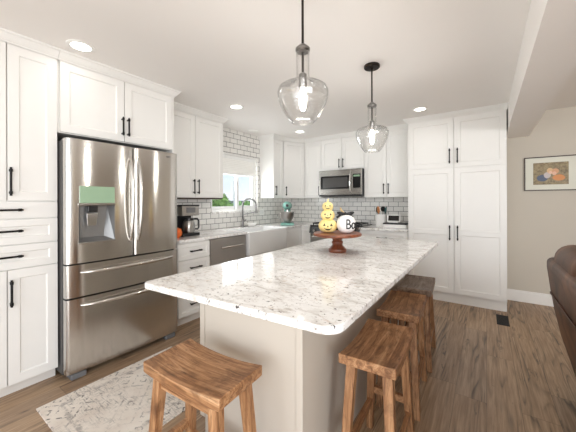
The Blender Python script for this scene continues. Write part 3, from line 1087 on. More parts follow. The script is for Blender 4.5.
# ---- range
t = thing('kitchen_range', 'stainless gas range with black cooktop below the microwave', 'stove', (-2.372, 4.06, 0))
W = 0.794; DR = YW - 4.06 - 0.014
bm = nb(); add_box(bm, (0, 0.03, 0.03), (W, DR, 0.905)); obj('body', bm, 'grey_plastic', t)
bm = nb(); add_box(bm, (0, -0.03, 0.906), (W, DR, 0.926), 0.004); obj('cooktop', bm, 'black_glass', t)
bm = nb(); add_hexa(bm, [(0, -0.06, 0.80), (W, -0.06, 0.80), (W, 0.03, 0.80), (0, 0.03, 0.80)], [(0, -0.03, 0.905), (W, -0.03, 0.905), (W, 0.03, 0.905), (0, 0.03, 0.905)]); cp = obj('control_panel', bm, 'black_glass', t)
for k in range(5):
    bm = nb(); add_tube(bm, [(0.1 + k * 0.148, -0.045, 0.852), (0.1 + k * 0.148, -0.085, 0.842)], [0.022, 0.018], 16); obj('knob', bm, 'chrome', cp, smooth=True)
bm = nb(); add_box(bm, (0.004, -0.03, 0.25), (W - 0.004, 0.03, 0.795), 0.004); d = obj('oven_door', bm, 'stainless_horizontal', t)
bm = nb(); add_box(bm, (0.10, -0.034, 0.36), (W - 0.10, -0.028, 0.67), 0.002); obj('window', bm, 'black_glass', d)
bm = nb(); add_tube(bm, [(0.06, -0.085, 0.745), (W - 0.06, -0.085, 0.745)], 0.014, 12)
for px in (0.09, W - 0.09):
    add_tube(bm, [(px, -0.03, 0.745), (px, -0.085, 0.745)], 0.01, 8)
obj('handle', bm, 'stainless_horizontal', d, smooth=True)
bm = nb(); add_box(bm, (0.004, -0.03, 0.06), (W - 0.004, 0.03, 0.245), 0.004); obj('drawer', bm, 'stainless_horizontal', t)
for k in range(3):
    bm = nb()
    x0 = 0.03 + k * 0.247; x1 = x0 + 0.24; y0, y1 = 0.03, 0.56
    for (a, b) in (((x0, y0), (x1, y0)), ((x1, y0), (x1, y1)), ((x1, y1), (x0, y1)), ((x0, y1), (x0, y0)), ((x0, (y0 + y1) / 2), (x1, (y0 + y1) / 2)), (((x0 + x1) / 2, y0), ((x0 + x1) / 2, y1))):
        lo = (min(a[0], b[0]) - 0.006, min(a[1], b[1]) - 0.006, 0.945); hi = (max(a[0], b[0]) + 0.006, max(a[1], b[1]) + 0.006, 0.960)
        add_box(bm, lo, hi)
    for px in (x0, x1):
        for py in (y0, y1):
            add_box(bm, (px - 0.006, py - 0.006, 0.9265), (px + 0.006, py + 0.006, 0.946))
    obj('grate', bm, 'black_metal', t)
bm = nb()
for px in (0.04, W - 0.08):
    for py in (0.06, DR - 0.1):
        add_box(bm, (px, py, 0), (px + 0.04, py + 0.04, 0.031))
obj('feet', bm, 'black_plastic', t)

# ------------------------------------------------------------------ island
IX0, IX1, IY0, IY1 = -1.365, -0.652, 1.04, 3.06
t = thing('island_cabinet', 'off-white paneled kitchen island base under the big granite slab', 'kitchen island', (0, 0, 0))
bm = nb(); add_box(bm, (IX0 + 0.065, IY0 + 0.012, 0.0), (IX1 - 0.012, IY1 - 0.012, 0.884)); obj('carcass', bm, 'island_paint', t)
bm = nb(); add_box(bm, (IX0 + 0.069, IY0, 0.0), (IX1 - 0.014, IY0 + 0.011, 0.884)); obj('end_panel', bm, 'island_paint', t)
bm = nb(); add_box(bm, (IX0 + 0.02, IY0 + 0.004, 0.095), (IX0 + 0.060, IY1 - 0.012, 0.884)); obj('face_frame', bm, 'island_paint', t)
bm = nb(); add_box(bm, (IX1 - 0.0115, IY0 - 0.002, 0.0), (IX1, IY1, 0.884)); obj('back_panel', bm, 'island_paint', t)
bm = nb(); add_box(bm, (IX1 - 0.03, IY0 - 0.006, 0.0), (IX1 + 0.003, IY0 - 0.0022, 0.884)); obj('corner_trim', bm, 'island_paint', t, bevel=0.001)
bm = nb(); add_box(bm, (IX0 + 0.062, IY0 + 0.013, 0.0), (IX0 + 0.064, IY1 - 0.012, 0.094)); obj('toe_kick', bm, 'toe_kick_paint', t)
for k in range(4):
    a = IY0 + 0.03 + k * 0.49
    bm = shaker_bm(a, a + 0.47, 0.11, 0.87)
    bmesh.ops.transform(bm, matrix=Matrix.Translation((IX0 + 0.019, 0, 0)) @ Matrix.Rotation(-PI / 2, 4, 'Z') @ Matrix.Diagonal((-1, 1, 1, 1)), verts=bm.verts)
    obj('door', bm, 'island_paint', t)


def fillet(poly, rad, n=8):
    out = []
    N = len(poly)
    for i in range(N):
        p = Vector(poly[i]); a = Vector(poly[i - 1]); b = Vector(poly[(i + 1) % N])
        r = rad[i]
        if r <= 0:
            out.append((p.x, p.y)); continue
        u = (a - p).normalized(); v = (b - p).normalized()
        th = u.angle(v)
        d = r / math.tan(th / 2)
        c = p + (u + v).normalized() * (r / math.sin(th / 2))
        s = p + u * d; e_ = p + v * d
        a0 = math.atan2(s.y - c.y, s.x - c.x); a1 = math.atan2(e_.y - c.y, e_.x - c.x)
        da = (a1 - a0 + PI) % (2 * PI) - PI
        for k in range(n + 1):
            out.append((c.x + r * math.cos(a0 + da * k / n), c.y + r * math.sin(a0 + da * k / n)))
    return out


bm = nb()
add_prism(bm, fillet([(-1.398, 0.735), (-0.380, 0.803), (-0.380, 3.10), (-1.398, 3.10)], [0.035, 0.07, 0.03, 0.03]), CT0, CT1)
tag(obj('island_countertop', bm, 'white_granite', bevel=0.005), 'big speckled white granite slab on the kitchen island', 'countertop')


# ------------------------------------------------------------------ stools
def seat_bm(L, Wd, th, dip):
    bm = nb()
    nx, ny = 20, 4
    def top(i, j):
        s = -1 + 2 * i / nx
        return dip * s * s
    T = [[bm.verts.new((-L / 2 + L * i / nx, -Wd / 2 + Wd * j / ny, th + top(i, j) - dip)) for j in range(ny + 1)] for i in range(nx + 1)]
    B = [[bm.verts.new((-L / 2 + L * i / nx, -Wd / 2 + Wd * j / ny, (top(i, j) - dip) * 0.75)) for j in range(ny + 1)] for i in range(nx + 1)]
    for i in range(nx):
        for j in range(ny):
            bm.faces.new((T[i][j], T[i + 1][j], T[i + 1][j + 1], T[i][j + 1]))
            bm.faces.new((B[i][j], B[i][j + 1], B[i + 1][j + 1], B[i + 1][j]))
    for i in range(nx):
        bm.faces.new((T[i][0], B[i][0], B[i + 1][0], T[i + 1][0]))
        bm.faces.new((T[i][ny], T[i + 1][ny], B[i + 1][ny], B[i][ny]))
    for j in range(ny):
        bm.faces.new((T[0][j], T[0][j + 1], B[0][j + 1], B[0][j]))
        bm.faces.new((T[nx][j], B[nx][j], B[nx][j + 1], T[nx][j + 1]))
    return bm


def quad_xy(cx, cy, hx, hy, z):
    return [(cx - hx, cy - hy, z), (cx + hx, cy - hy, z), (cx + hx, cy + hy, z), (cx - hx, cy + hy, z)]


SL, SW, STH, SZ = 0.455, 0.25, 0.045, 0.622


def make_stool(label):
    r = thing('bar_stool', label, 'stool', (0, 0, 0), 0, 'rustic wooden saddle stools around the island')
    dip = 0.020
    bm = seat_bm(SL, SW, STH, dip)
    bmesh.ops.translate(bm, verts=bm.verts, vec=(0, 0, SZ - STH))
    obj('seat', bm, 'stool_seat_wood', r, smooth=True, bevel=0.004, angle=35)
    zt = SZ - STH - 0.0005
    tx, ty, bxx, byy = 0.165, 0.080, 0.215, 0.112

    def cpos(sx, sy, z):
        k = 1 - z / zt
        return (sx * (tx + (bxx - tx) * k), sy * (ty + (byy - ty) * k))
    for sx in (-1, 1):
        for sy in (-1, 1):
            bm = nb()
            c0 = cpos(sx, sy, 0); c1 = cpos(sx, sy, zt - 0.006)
            add_hexa(bm, quad_xy(*c0, 0.0175, 0.0175, 0.0), quad_xy(*c1, 0.022, 0.022, zt - 0.006))
            obj('leg', bm, 'stool_leg_wood', r, bevel=0.003)
    # aprons under the seat
    for sy in (-1, 1):
        bm = nb(); a = cpos(-1, sy, zt - 0.04); b = cpos(1, sy, zt - 0.04)
        add_box(bm, (a[0] + 0.021, a[1] - 0.011, zt - 0.062), (b[0] - 0.021, a[1] + 0.011, zt - 0.022))
        obj('apron', bm, 'stool_seat_wood', r)
    # stretchers
    for sy in (-1, 1):
        z = 0.17
        bm = nb(); a = cpos(-1, sy, z); b = cpos(1, sy, z)
        add_box(bm, (a[0] + 0.017, a[1] - 0.011, z - 0.018), (b[0] - 0.017, a[1] + 0.011, z + 0.018))
        obj('stretcher', bm, 'stool_seat_wood', r)
    for sx in (-1, 1):
        z = 0.24
        bm = nb(); a = cpos(sx, -1, z); b = cpos(sx, 1, z)
        add_box(bm, (a[0] - 0.011, a[1] + 0.016, z - 0.018), (a[0] + 0.011, b[1] - 0.016, z + 0.018))
        obj('stretcher', bm, 'stool_seat_wood', r)
    return r


def dup(root, loc, rotz, label):
    r = root.copy(); C.objects.link(r); r.location = loc; r.rotation_euler = (0, 0, rotz)
    r['label'] = label
    for ch in list(root.children):
        c = ch.copy(); C.objects.link(c); c.parent = r
        for g in ch.children:
            d_ = g.copy(); C.objects.link(d_); d_.parent = c
    return r


st = make_stool('rustic wooden saddle stool at the near end of the island, beside the rug')
st.location = (-0.997, 0.783, 0); st.rotation_euler = (0, 0, math.radians(3))
spots = [((-0.438, 1.420, 0), 92.5, 'rustic wooden saddle stool along the island side, nearest the rounded slab corner'),
         ((-0.470, 2.05, 0), 94, 'middle wooden saddle stool of the three along the island side'),
         ((-0.486, 2.62, 0), 94, 'grey-sheened wooden saddle stool along the island side, nearest the pantry')]
for p, a, lb in spots:
    d_ = dup(st, p, math.radians(a), lb)
for ch in d_.children:          # grey sheen of reflected light, painted into the far stool's seat
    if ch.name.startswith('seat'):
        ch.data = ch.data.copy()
        ch.data.materials[0] = M['stool_sheen_wood']


# ------------------------------------------------------------------ pendants
def make_pendant(label):
    r = thing('pendant_light', label, 'pendant light', (0, 0, 0), 0, 'glass pendants over the island')
    # local z measured from the ceiling (0) downwards
    bm = nb(); add_lathe(bm, [(0.0, 0.0), (0.062, 0.0), (0.064, -0.006), (0.064, -0.018), (0.058, -0.024), (0.012, -0.026), (0.012, -0.04), (0.0, -0.04)], 32); obj('canopy', bm, 'bronze_metal', r, smooth=True)
    bm = nb(); add_tube(bm, [(0, 0, -0.038), (0, 0, -0.50)], 0.0065, 12); obj('rod', bm, 'bronze_metal', r, smooth=True)
    bm = nb(); add_lathe(bm, [(0.0, -0.305), (0.014, -0.308), (0.026, -0.318), (0.038, -0.330), (0.038, -0.342), (0.030, -0.350), (0.0, -0.350)], 24); obj('collar', bm, 'socket_metal', r, smooth=True)
    bm = nb(); add_lathe(bm, [(0.0, -0.455), (0.012, -0.458), (0.021, -0.466), (0.022, -0.53), (0.018, -0.535), (0.0, -0.535)], 20); obj('socket', bm, 'socket_metal', r, smooth=True)
    bm = nb(); add_lathe(bm, [(0.010, -0.5345), (0.012, -0.545), (0.017, -0.56), (0.0205, -0.59), (0.0195, -0.625), (0.012, -0.65), (0.0, -0.658)], 20); bulb = obj('bulb', bm, 'bulb_glow', r, smooth=True)
    outer = [(0.035, -0.336), (0.035, -0.36), (0.034, -0.45), (0.036, -0.492), (0.046, -0.508), (0.075, -0.516), (0.106, -0.523), (0.125, -0.536), (0.133, -0.558), (0.132, -0.580), (0.124, -0.612), (0.108, -0.648), (0.088, -0.682), (0.071, -0.704), (0.062, -0.712)]
    inner = [(max(rr - 0.0028, 0.002), z) for rr, z in outer][::-1]
    bm = nb(); add_lathe(bm, outer + [(0.0605, -0.7145)] + inner[0:1] + inner[1:], 48, caps=False); gs = obj('glass_shade', bm, 'clear_glass', r, smooth=True, angle=60)
    bm = nb(); add_lathe(bm, [(0.0595 + 0.003 * math.cos(a_ * PI / 4), -0.714 + 0.003 * math.sin(a_ * PI / 4)) for a_ in range(9)], 40, caps=False); obj('glass_rim', bm, 'clear_glass', gs, smooth=True)
    return r


def bulb_light(loc):
    d = bpy.data.lights.new('pendant_bulb_light', 'POINT')
    d.energy = 7.8
    d.color = (1.0, 0.97, 0.93)
    d.shadow_soft_size = 0.045
    o = bpy.data.objects.new('pendant_bulb_light', d)
    C.objects.link(o)
    o.location = loc


p1 = make_pendant('clear glass pendant light with long rod, nearer the camera over the island')
p1.location = (-0.785, 1.265, ZC)
p2 = dup(p1, (-0.777, 2.34, ZC), 0, 'clear glass pendant light over the far end of the island, near the cake stand')
bulb_light((-0.785, 1.265, ZC - 0.69)); bulb_light((-0.777, 2.34, ZC - 0.69))


# recessed lights
def make_recessed(label, loc):
    r = thing('recessed_light', label, 'ceiling light', loc, 0, 'recessed ceiling lights')
    bm = nb(); add_lathe(bm, [(0.062, -0.0005), (0.088, -0.0005), (0.088, -0.004), (0.082, -0.008), (0.062, -0.006)], 32, caps=False); obj('trim_ring', bm, 'trim_white', r, smooth=True)
    bm = nb(); add_lathe(bm, [(0.0, -0.0042), (0.0625, -0.0042), (0.0625, -0.001), (0.0, -0.001)], 32); obj('lens', bm, 'lamp_lens', r)
    return r


def down_light(loc, power):
    d = bpy.data.lights.new('recessed_lamp_light', 'AREA')
    d.shape = 'DISK'; d.size = 0.12; d.energy = power; d.color = (1.0, 0.96, 0.90); d.spread = math.radians(150)
    o = bpy.data.objects.new('recessed_lamp_light', d)
    C.objects.link(o); o.location = (loc[0], loc[1], loc[2] - 0.012)


RL = [((-2.40, 0.83), 'lit recessed ceiling light in front of the cabinet over the fridge'),
      ((-2.43, 2.415), 'lit recessed ceiling light between fridge and window, in front of the wall cabinet'),
      ((-2.46, 3.87), 'lit recessed ceiling light near the diagonal corner cabinet'),
      ((-0.662, 3.785), 'lit recessed ceiling light in front of the pantry')]
rl0 = None
for (x, y), lb in RL:
    if rl0 is None:
        rl0 = make_recessed(lb, (x, y, ZC))
    else:
        dup(rl0, (x, y, ZC), 0, lb)
    down_light((x, y, ZC), 0.3)
bm = nb(); add_lathe(bm, [(0.0, -0.0005), (0.085, -0.0005), (0.085, -0.006), (0.07, -0.012), (0.0, -0.013)], 28, (-3.04, 3.40, ZC)); tag(obj('ceiling_cover', bm, 'trim_white', smooth=True), 'unlit round white ceiling cover above the sink window', 'ceiling cover')

# ------------------------------------------------------------------ counter things
# coffee maker (faces +X)
t = thing('coffee_maker', 'stainless and black drip coffee maker beside the fridge', 'coffee maker', (-2.92, 2.055, CT1), PI / 2)
bm = nb(); add_box(bm, (-0.115, -0.13, 0.001), (0.115, 0.13, 0.035), 0.006); obj('base', bm, 'black_plastic', t)
bm = nb(); add_box(bm, (-0.115, 0.03, 0.034), (0.115, 0.13, 0.24), 0.006); obj('column', bm, 'black_plastic', t)
bm = nb(); add_box(bm, (-0.115, -0.115, 0.235), (0.115, 0.13, 0.355), 0.008); hd = obj('brew_head', bm, 'stainless_horizontal', t)
bm = nb(); add_box(bm, (-0.118, -0.118, 0.345), (0.118, 0.133, 0.362), 0.004); obj('lid', bm, 'black_plastic', t)
bm = nb(); add_box(bm, (-0.06, -0.118, 0.27), (0.06, -0.114, 0.33), 0.001); obj('control_panel', bm, 'grey_plastic', hd)
cf = nb(); add_lathe(cf, [(0.0, 0.036), (0.062, 0.036), (0.070, 0.05), (0.072, 0.12), (0.060, 0.17), (0.052, 0.18)], 28, (0.015, -0.052, 0)); cf = obj('carafe', cf, 'stainless_horizontal', t, smooth=True)
bm = nb(); add_lathe(bm, [(0.053, 0.1805), (0.060, 0.182), (0.058, 0.205), (0.0, 0.212)], 28, (0.015, -0.052, 0)); obj('lid', bm, 'black_plastic', cf, smooth=True)
bm = nb(); add_tube(bm, [(0.070, -0.060, 0.195), (0.122, -0.070, 0.195), (0.140, -0.073, 0.17), (0.140, -0.073, 0.09), (0.128, -0.070, 0.07), (0.084, -0.060, 0.075)], 0.010, 10); obj('handle', bm, 'black_plastic', cf, smooth=True)

bm = nb()
prof = [(0.012, 0.0), (0.05, 0.003), (0.075, 0.03), (0.08, 0.06), (0.068, 0.095), (0.035, 0.112), (0.010, 0.108)]
add_lathe(bm, prof, 48, (0, 0, 0), ribs=10, depth=0.16)
t = thing('orange_pumpkin', 'small orange pumpkin tucked between fridge and coffee maker', 'pumpkin', (-2.80, 1.84, CT1 + 0.0005))
obj('pumpkin_body', bm, 'orange_pumpkin', t, smooth=True)
bm = nb(); add_tube(bm, [(0, 0, 0.10), (0.004, 0, 0.125), (0.014, 0.004, 0.14)], [0.012, 0.009, 0.008], 8); obj('stem', bm, 'pumpkin_stem', t, smooth=True)

# faucet (spring pull-down)
t = thing('kitchen_faucet', 'brushed nickel spring pull-down faucet behind the sink', 'faucet', (-3.10, 3.215, CT1))
bm = nb(); add_lathe(bm, [(0.0, 0.0005), (0.030, 0.0005), (0.030, 0.008), (0.022, 0.015), (0.019, 0.03), (0.019, 0.13), (0.0, 0.13)], 24); obj('base', bm, 'faucet_steel', t, smooth=True)
dirx, diry = 0.62, 0.785
arc = []
for k in range(25):
    a = PI - PI * k / 24 * 1.08
    rr = 0.105
    d_ = rr + rr * math.cos(a)
    arc.append((dirx * d_, diry * d_, 0.34 + rr * math.sin(a) * 0.95))
path = [(0, 0, 0.125), (0, 0, 0.2), (0, 0, 0.27)] + arc
bm = nb(); add_tube(bm, path, 0.009, 10); sp_ = obj('hose', bm, 'faucet_steel', t, smooth=True)
bm = nb()
dense = []
for i in range(len(path) - 1):
    a, b = Vector(path[i]), Vector(path[i + 1])
    n_ = max(2, int((b - a).length / 0.0016))
    dense += [a.lerp(b, k / n_) for k in range(n_)]
coil = []
for i, p in enumerate(dense):
    tg = (dense[min(i + 1, len(dense) - 1)] - dense[max(i - 1, 0)]).normalized()
    side = Vector((-diry, dirx, 0)); nr = tg.cross(side).normalized()
    ph = i * 0.0016 / 0.010 * 2 * PI
    coil.append(p + (side * math.cos(ph) + nr * math.sin(ph)) * 0.0150)
add_tube(bm, coil, 0.0030, 5)
obj('spring', bm, 'faucet_steel', sp_, smooth=True)
ex_, ey_, ez_ = path[-1]
bm = nb(); add_tube(bm, [(ex_, ey_, ez_ + 0.005), (ex_ + 0.002, ey_ + 0.002, ez_ - 0.05), (ex_ + 0.004, ey_ + 0.004, ez_ - 0.10)], [0.014, 0.017, 0.021], 14); obj('spray_head', bm, 'faucet_steel', t, smooth=True)
bm = nb(); add_tube(bm, [(0.012, 0.012, 0.20), (ex_ * 0.95, ey_ * 0.95, 0.235)], 0.006, 8); add_lathe(bm, [(0.019, 0.225), (0.024, 0.225), (0.024, 0.245), (0.019, 0.245)], 16, (ex_, ey_, 0), caps=False); obj('holder_arm', bm, 'faucet_steel', t, smooth=True)
bm = nb(); add_tube(bm, [(0.015, 0.0, 0.09), (0.06, -0.02, 0.10), (0.10, -0.035, 0.125)], [0.008, 0.007, 0.006], 8); obj('lever', bm, 'faucet_steel', t, smooth=True)

bm = nb(); add_lathe(bm, [(0.0, 0.0005), (0.045, 0.0005), (0.075, 0.02), (0.085, 0.05), (0.081, 0.05), (0.070, 0.022), (0.04, 0.008), (0.0, 0.008)], 28, (0, 0, 0))
tag(obj('small_bowl', bm, 'white_ceramic', smooth=True, loc=(-3.10, 3.42, CT1)), 'small white bowl right of the faucet behind the sink', 'bowl')

# stand mixer
t = thing('stand_mixer', 'mint green stand mixer with steel bowl in the counter corner', 'stand mixer', (-2.79, 3.98, CT1), math.radians(34))
S = 1.12
def sc(*p): return tuple(c * S for c in p)
bm = nb(); add_box(bm, sc(-0.10, -0.17, 0.0008), sc(0.10, 0.13, 0.035), 0.018, 3); add_box(bm, sc(-0.05, 0.05, 0.03), sc(0.05, 0.13, 0.24), 0.02, 3); obj('base', bm, 'mint_enamel', t, smooth=True)
bm = nb(); add_ellipsoid(bm, sc(0, -0.02, 0.290), sc(0.072, 0.170, 0.068), 24, 16); hd = obj('head', bm, 'mint_enamel', t, smooth=True)
bm = nb(); add_tube(bm, [sc(0, -0.185, 0.295), sc(0, -0.205, 0.295)], [0.026, 0.022], 16); obj('hub_cap', bm, 'black_plastic', hd, smooth=True)
bm = nb(); add_tube(bm, [sc(0, -0.08, 0.20), sc(0, -0.08, 0.245)], 0.02 * S, 14); obj('beater_shaft', bm, 'chrome', hd, smooth=True)
bl = nb(); add_lathe(bl, [(0.0, 0.038 * S), (0.05 * S, 0.038 * S), (0.055 * S, 0.05 * S), (0.088 * S, 0.10 * S), (0.102 * S, 0.16 * S), (0.105 * S, 0.20 * S), (0.108 * S, 0.202 * S), (0.100 * S, 0.20 * S), (0.096 * S, 0.16 * S), (0.08 * S, 0.10 * S), (0.04 * S, 0.055 * S), (0.0, 0.052 * S)], 32, sc(0, -0.08, 0)); bl = obj('bowl', bl, 'brushed_nickel', t, smooth=True)
bm = nb(); add_tube(bm, [sc(-0.10, -0.08, 0.18), sc(-0.145, -0.08, 0.17), sc(-0.145, -0.08, 0.11), sc(-0.09, -0.08, 0.10)], 0.007, 8); obj('handle', bm, 'chrome', bl, smooth=True)

# outlet plates on the tile
op = thing('outlet_plate', 'white double outlet plate on the tile right of the faucet', 'outlet', (XW + 0.0005, 3.83, 1.13), PI / 2)
bm = nb(); add_box(bm, (-0.058, -0.006, -0.058), (0.058, 0, 0.058), 0.002); obj('cover_plate', bm, 'trim_white', op)
for dx in (-0.024, 0.024):
    bm = nb(); add_box(bm, (dx - 0.016, -0.0085, -0.033), (dx + 0.016, -0.0055, 0.033), 0.001); obj('receptacle', bm, 'porcelain', op)

# utensil crock
t = thing('utensil_crock', 'white ceramic crock holding cooking utensils beside the range', 'crock', (-1.36, 4.52, CT1))
bm = nb(); add_lathe(bm, [(0.0, 0.0008), (0.080, 0.0008), (0.084, 0.01), (0.087, 0.185), (0.090, 0.192), (0.083, 0.192), (0.080, 0.18), (0.077, 0.015), (0.0, 0.012)], 32); obj('crock_body', bm, 'white_ceramic', t, smooth=True)


def utensil(name, label, base, tip, head, hr, mat, cat='utensil'):
    """stick from inside the crock with a shaped head"""
    bm = nb()
    a, b = Vector(base), Vector(tip)
    add_tube(bm, [a, b], [0.006, 0.0055], 8)
    r = thing(name, label, cat, (-1.36, 4.52, CT1), 0, 'utensils in the white crock')
    obj('handle', bm, mat, r, smooth=True)
    bm = nb()
    q = (b - a).to_track_quat('Z', 'Y').to_matrix()
    add_ellipsoid(bm, b + (b - a).normalized() * hr[2] * 0.8, hr, 16, 10, q)
    obj(head, bm, mat, r, smooth=True)


utensil('wooden_spoon', 'broad wooden spoon leaning left in the utensil crock', (-0.010, -0.050, 0.02), (-0.022, -0.060, 0.215), 'spoon_head', (0.050, 0.012, 0.058), 'utensil_wood')
utensil('spatula', 'black spatula leaning far left in the utensil crock', (-0.052, 0.0, 0.02), (-0.064, 0.0, 0.215), 'blade', (0.036, 0.009, 0.050), 'black_plastic')
utensil('ladle', 'black ladle standing at the back of the utensil crock', (0.005, 0.055, 0.02), (0.010, 0.064, 0.235), 'bowl_head', (0.048, 0.026, 0.045), 'black_plastic')
utensil('turner', 'dark turner leaning right out of the utensil crock', (0.034, -0.030, 0.02), (0.070, -0.035, 0.215), 'blade', (0.032, 0.009, 0.052), 'teal_silicone')
utensil('slotted_spoon', 'black slotted spoon leaning furthest right from the utensil crock', (0.052, 0.016, 0.02), (0.070, 0.018, 0.225), 'spoon_head', (0.020, 0.008, 0.052), 'black_plastic')

# bread box and display
t = thing('bread_box', 'low white box with black lid beside the utensil crock', 'box', (-1.110, 4.42, CT1))
bm = nb(); add_box(bm, (-0.165, -0.09, 0.0008), (0.165, 0.10, 0.050), 0.004); obj('box_body', bm, 'white_ceramic', t)
bm = nb(); add_box(bm, (-0.168, -0.093, 0.0505), (0.168, 0.103, 0.072), 0.003); obj('lid', bm, 'black_plastic', t)
t = thing('smart_display', 'white framed smart display screen standing on the low white box', 'display', (-1.145, 4.42, CT1 + 0.0725))
tilt = Matrix.Rotation(math.radians(-14), 4, 'X')
def tl(bm):
    bmesh.ops.transform(bm, matrix=tilt, verts=bm.verts); return bm
bm = nb(); add_box(bm, (-0.098, -0.012, 0.008), (0.098, 0.0, 0.122), 0.005); obj('bezel', tl(bm), 'white_ceramic', t)
bm = nb(); add_box(bm, (-0.078, -0.0135, 0.026), (0.078, -0.0115, 0.106), 0.0); obj('screen', tl(bm), 'black_glass', t)
bm = nb(); add_box(bm, (-0.07, -0.035, 0.0008), (0.07, 0.05, 0.022), 0.006); obj('stand', bm, 'white_ceramic', t)

# ------------------------------------------------------------------ cake stand and pumpkins
CX, CY = -0.957, 2.045
t = thing('cake_stand', 'turned reddish wood cake stand on the island slab', 'cake stand', (CX, CY, CT1))
bm = nb(); add_lathe(bm, [(r_ * 0.78, z_) for r_, z_ in [(0.0, 0.0008), (0.086, 0.0008), (0.092, 0.012), (0.088, 0.026), (0.074, 0.034), (0.070, 0.042), (0.056, 0.050), (0.050, 0.062), (0.058, 0.074), (0.056, 0.084), (0.046, 0.092), (0.052, 0.104), (0.064, 0.116), (0.062, 0.1255), (0.0, 0.1255)]], 40); obj('pedestal', bm, 'stand_dark_wood', t, smooth=True)
bm = nb(); add_lathe(bm, [(0.0, 0.126), (0.170, 0.126), (0.184, 0.131), (0.187, 0.140), (0.184, 0.149), (0.172, 0.152), (0.0, 0.152)], 56); obj('plate', bm, 'stand_wood', t, smooth=True)
PZ = CT1 + 0.1525


def pumpkin_profile(r, h, n=14):
    out = []
    for k in range(n + 1):
        a = -PI / 2 + PI * k / n
        rr = r * (abs(math.cos(a)) ** 0.72)
        z = h / 2 + h / 2 * math.sin(a)
        out.append((max(rr, 0.006), z))
    return out


def face_marks(bm, c, r, h, yaw, s):
    """carved-look face: dark eyes, nose and mouth lying on the pumpkin's skin"""
    def P(u, v, off=0.0025):
        a = yaw + u / r
        k = max(-0.95, min(0.95, (v) / (h / 2)))
        rr = r * (max(0.0, 1 - k * k) ** 0.36)
        return (c[0] + (rr + off) * math.cos(a), c[1] + (rr + off) * math.sin(a), c[2] + h / 2 + v)

    def patch(pts):
        vs = [bm.verts.new(P(*p)) for p in pts]
        vb = [bm.verts.new(P(p[0], p[1], -0.006)) for p in pts]
        bm.faces.new(vs)
        bm.faces.new(vb[::-1])
        for i in range(len(pts)):
            j = (i + 1) % len(pts)
            bm.faces.new((vs[i], vb[i], vb[j], vs[j]))
    for sx in (-1, 1):
        patch([(sx * 0.026 * s - 0.010 * s, 0.004 * s), (sx * 0.026 * s + 0.010 * s, 0.004 * s), (sx * 0.026 * s, 0.022 * s)])
    patch([(-0.005 * s, -0.004 * s), (0.005 * s, -0.004 * s), (0, 0.006 * s)])
    patch([(-0.030 * s, -0.010 * s), (-0.018 * s, -0.016 * s), (0.0, -0.019 * s), (0.018 * s, -0.016 * s), (0.030 * s, -0.010 * s), (0.014 * s, -0.026 * s), (0.0, -0.029 * s), (-0.014 * s, -0.026 * s)])


YAWC = math.atan2(-CY, -CX)
t = thing('stacked_pumpkins', 'three stacked yellow jack-o-lantern pumpkins on the cake stand', 'pumpkin decoration', (-1.018, 2.003, PZ))
ex = [(0.072, 0.105, 0.0, 1.05), (0.055, 0.082, 0.094, 0.82), (0.043, 0.072, 0.166, 0.66)]
for r_, h_, z_, s_ in ex:
    bm = nb(); add_lathe(bm, [(a, b + z_ + 0.0005) for a, b in pumpkin_profile(r_, h_)], 60, ribs=11, depth=0.10); pb = obj('pumpkin', bm, 'cream_pumpkin', t, smooth=True)
    bm = nb(); face_marks(bm, (0, 0, z_), r_, h_, math.atan2(-2.0, 1.036), s_); obj('painted_face', bm, 'black_paint', pb)
bm = nb(); add_tube(bm, [(0, 0, 0.233), (0.002, 0, 0.248), (0.006, 0.002, 0.262)], [0.008, 0.006, 0.005], 8); obj('stem', bm, 'cream_pumpkin', t, smooth=True)

t = thing('white_pumpkin', 'white pumpkin with black lettering and bow on the cake stand', 'pumpkin decoration', (-0.880, 2.040, PZ))
R_, H_ = 0.073, 0.138
bm = nb(); add_lathe(bm, [(a, b + 0.0005) for a, b in pumpkin_profile(R_, H_)], 60, ribs=9, depth=0.06); obj('pumpkin_body', bm, 'white_pumpkin', t, smooth=True)
bm = nb(); add_tube(bm, [(-0.01, 0, 0.135), (-0.022, 0, 0.155), (-0.040, -0.004, 0.175), (-0.045, -0.006, 0.195)], [0.010, 0.008, 0.007, 0.006], 8); obj('stem', bm, 'pumpkin_stem', t, smooth=True)
bm = text_bm('Boo', 0.105, 0.004)
bmesh.ops.subdivide_edges(bm, edges=[e_ for e_ in bm.edges if e_.calc_length() > 0.008], cuts=3)
yaw0 = math.atan2(-2.045, 0.875) + 0.80
for v in bm.verts:
    u, w, o_ = v.co.x * 0.72, v.co.y, v.co.z
    a = yaw0 + u / R_
    k = max(-0.95, min(0.95, (w) / (H_ / 2)))
    rr = R_ * (1 - k * k) ** 0.36 + o_ + 0.0005
    v.co = (rr * math.cos(a), rr * math.sin(a), H_ / 2 + w)
obj('lettering', bm, 'black_paint', t)
bm = nb()
for sx in (-1, 1):
    d_ = Vector((0.82 * sx, 0.57 * sx, 0))
    add_ellipsoid(bm, Vector((-0.005, 0, 0.150)) + d_ * 0.034, (0.034, 0.014, 0.014), 14, 8, Matrix.Rotation(math.radians(35), 3, 'Z') @ Matrix.Rotation(math.radians(-14 * sx), 3, 'Y'))
    add_tube(bm, [Vector((-0.005, 0, 0.148)), Vector((-0.005, -0.012, 0.142)) + d_ * 0.03, Vector((-0.002, -0.02, 0.120)) + d_ * 0.062], [0.006, 0.008, 0.009], 8)
add_ellipsoid(bm, (-0.005, -0.004, 0.150), (0.011, 0.011, 0.011), 12, 8)
obj('bow', bm, 'black_paint', t, smooth=True)

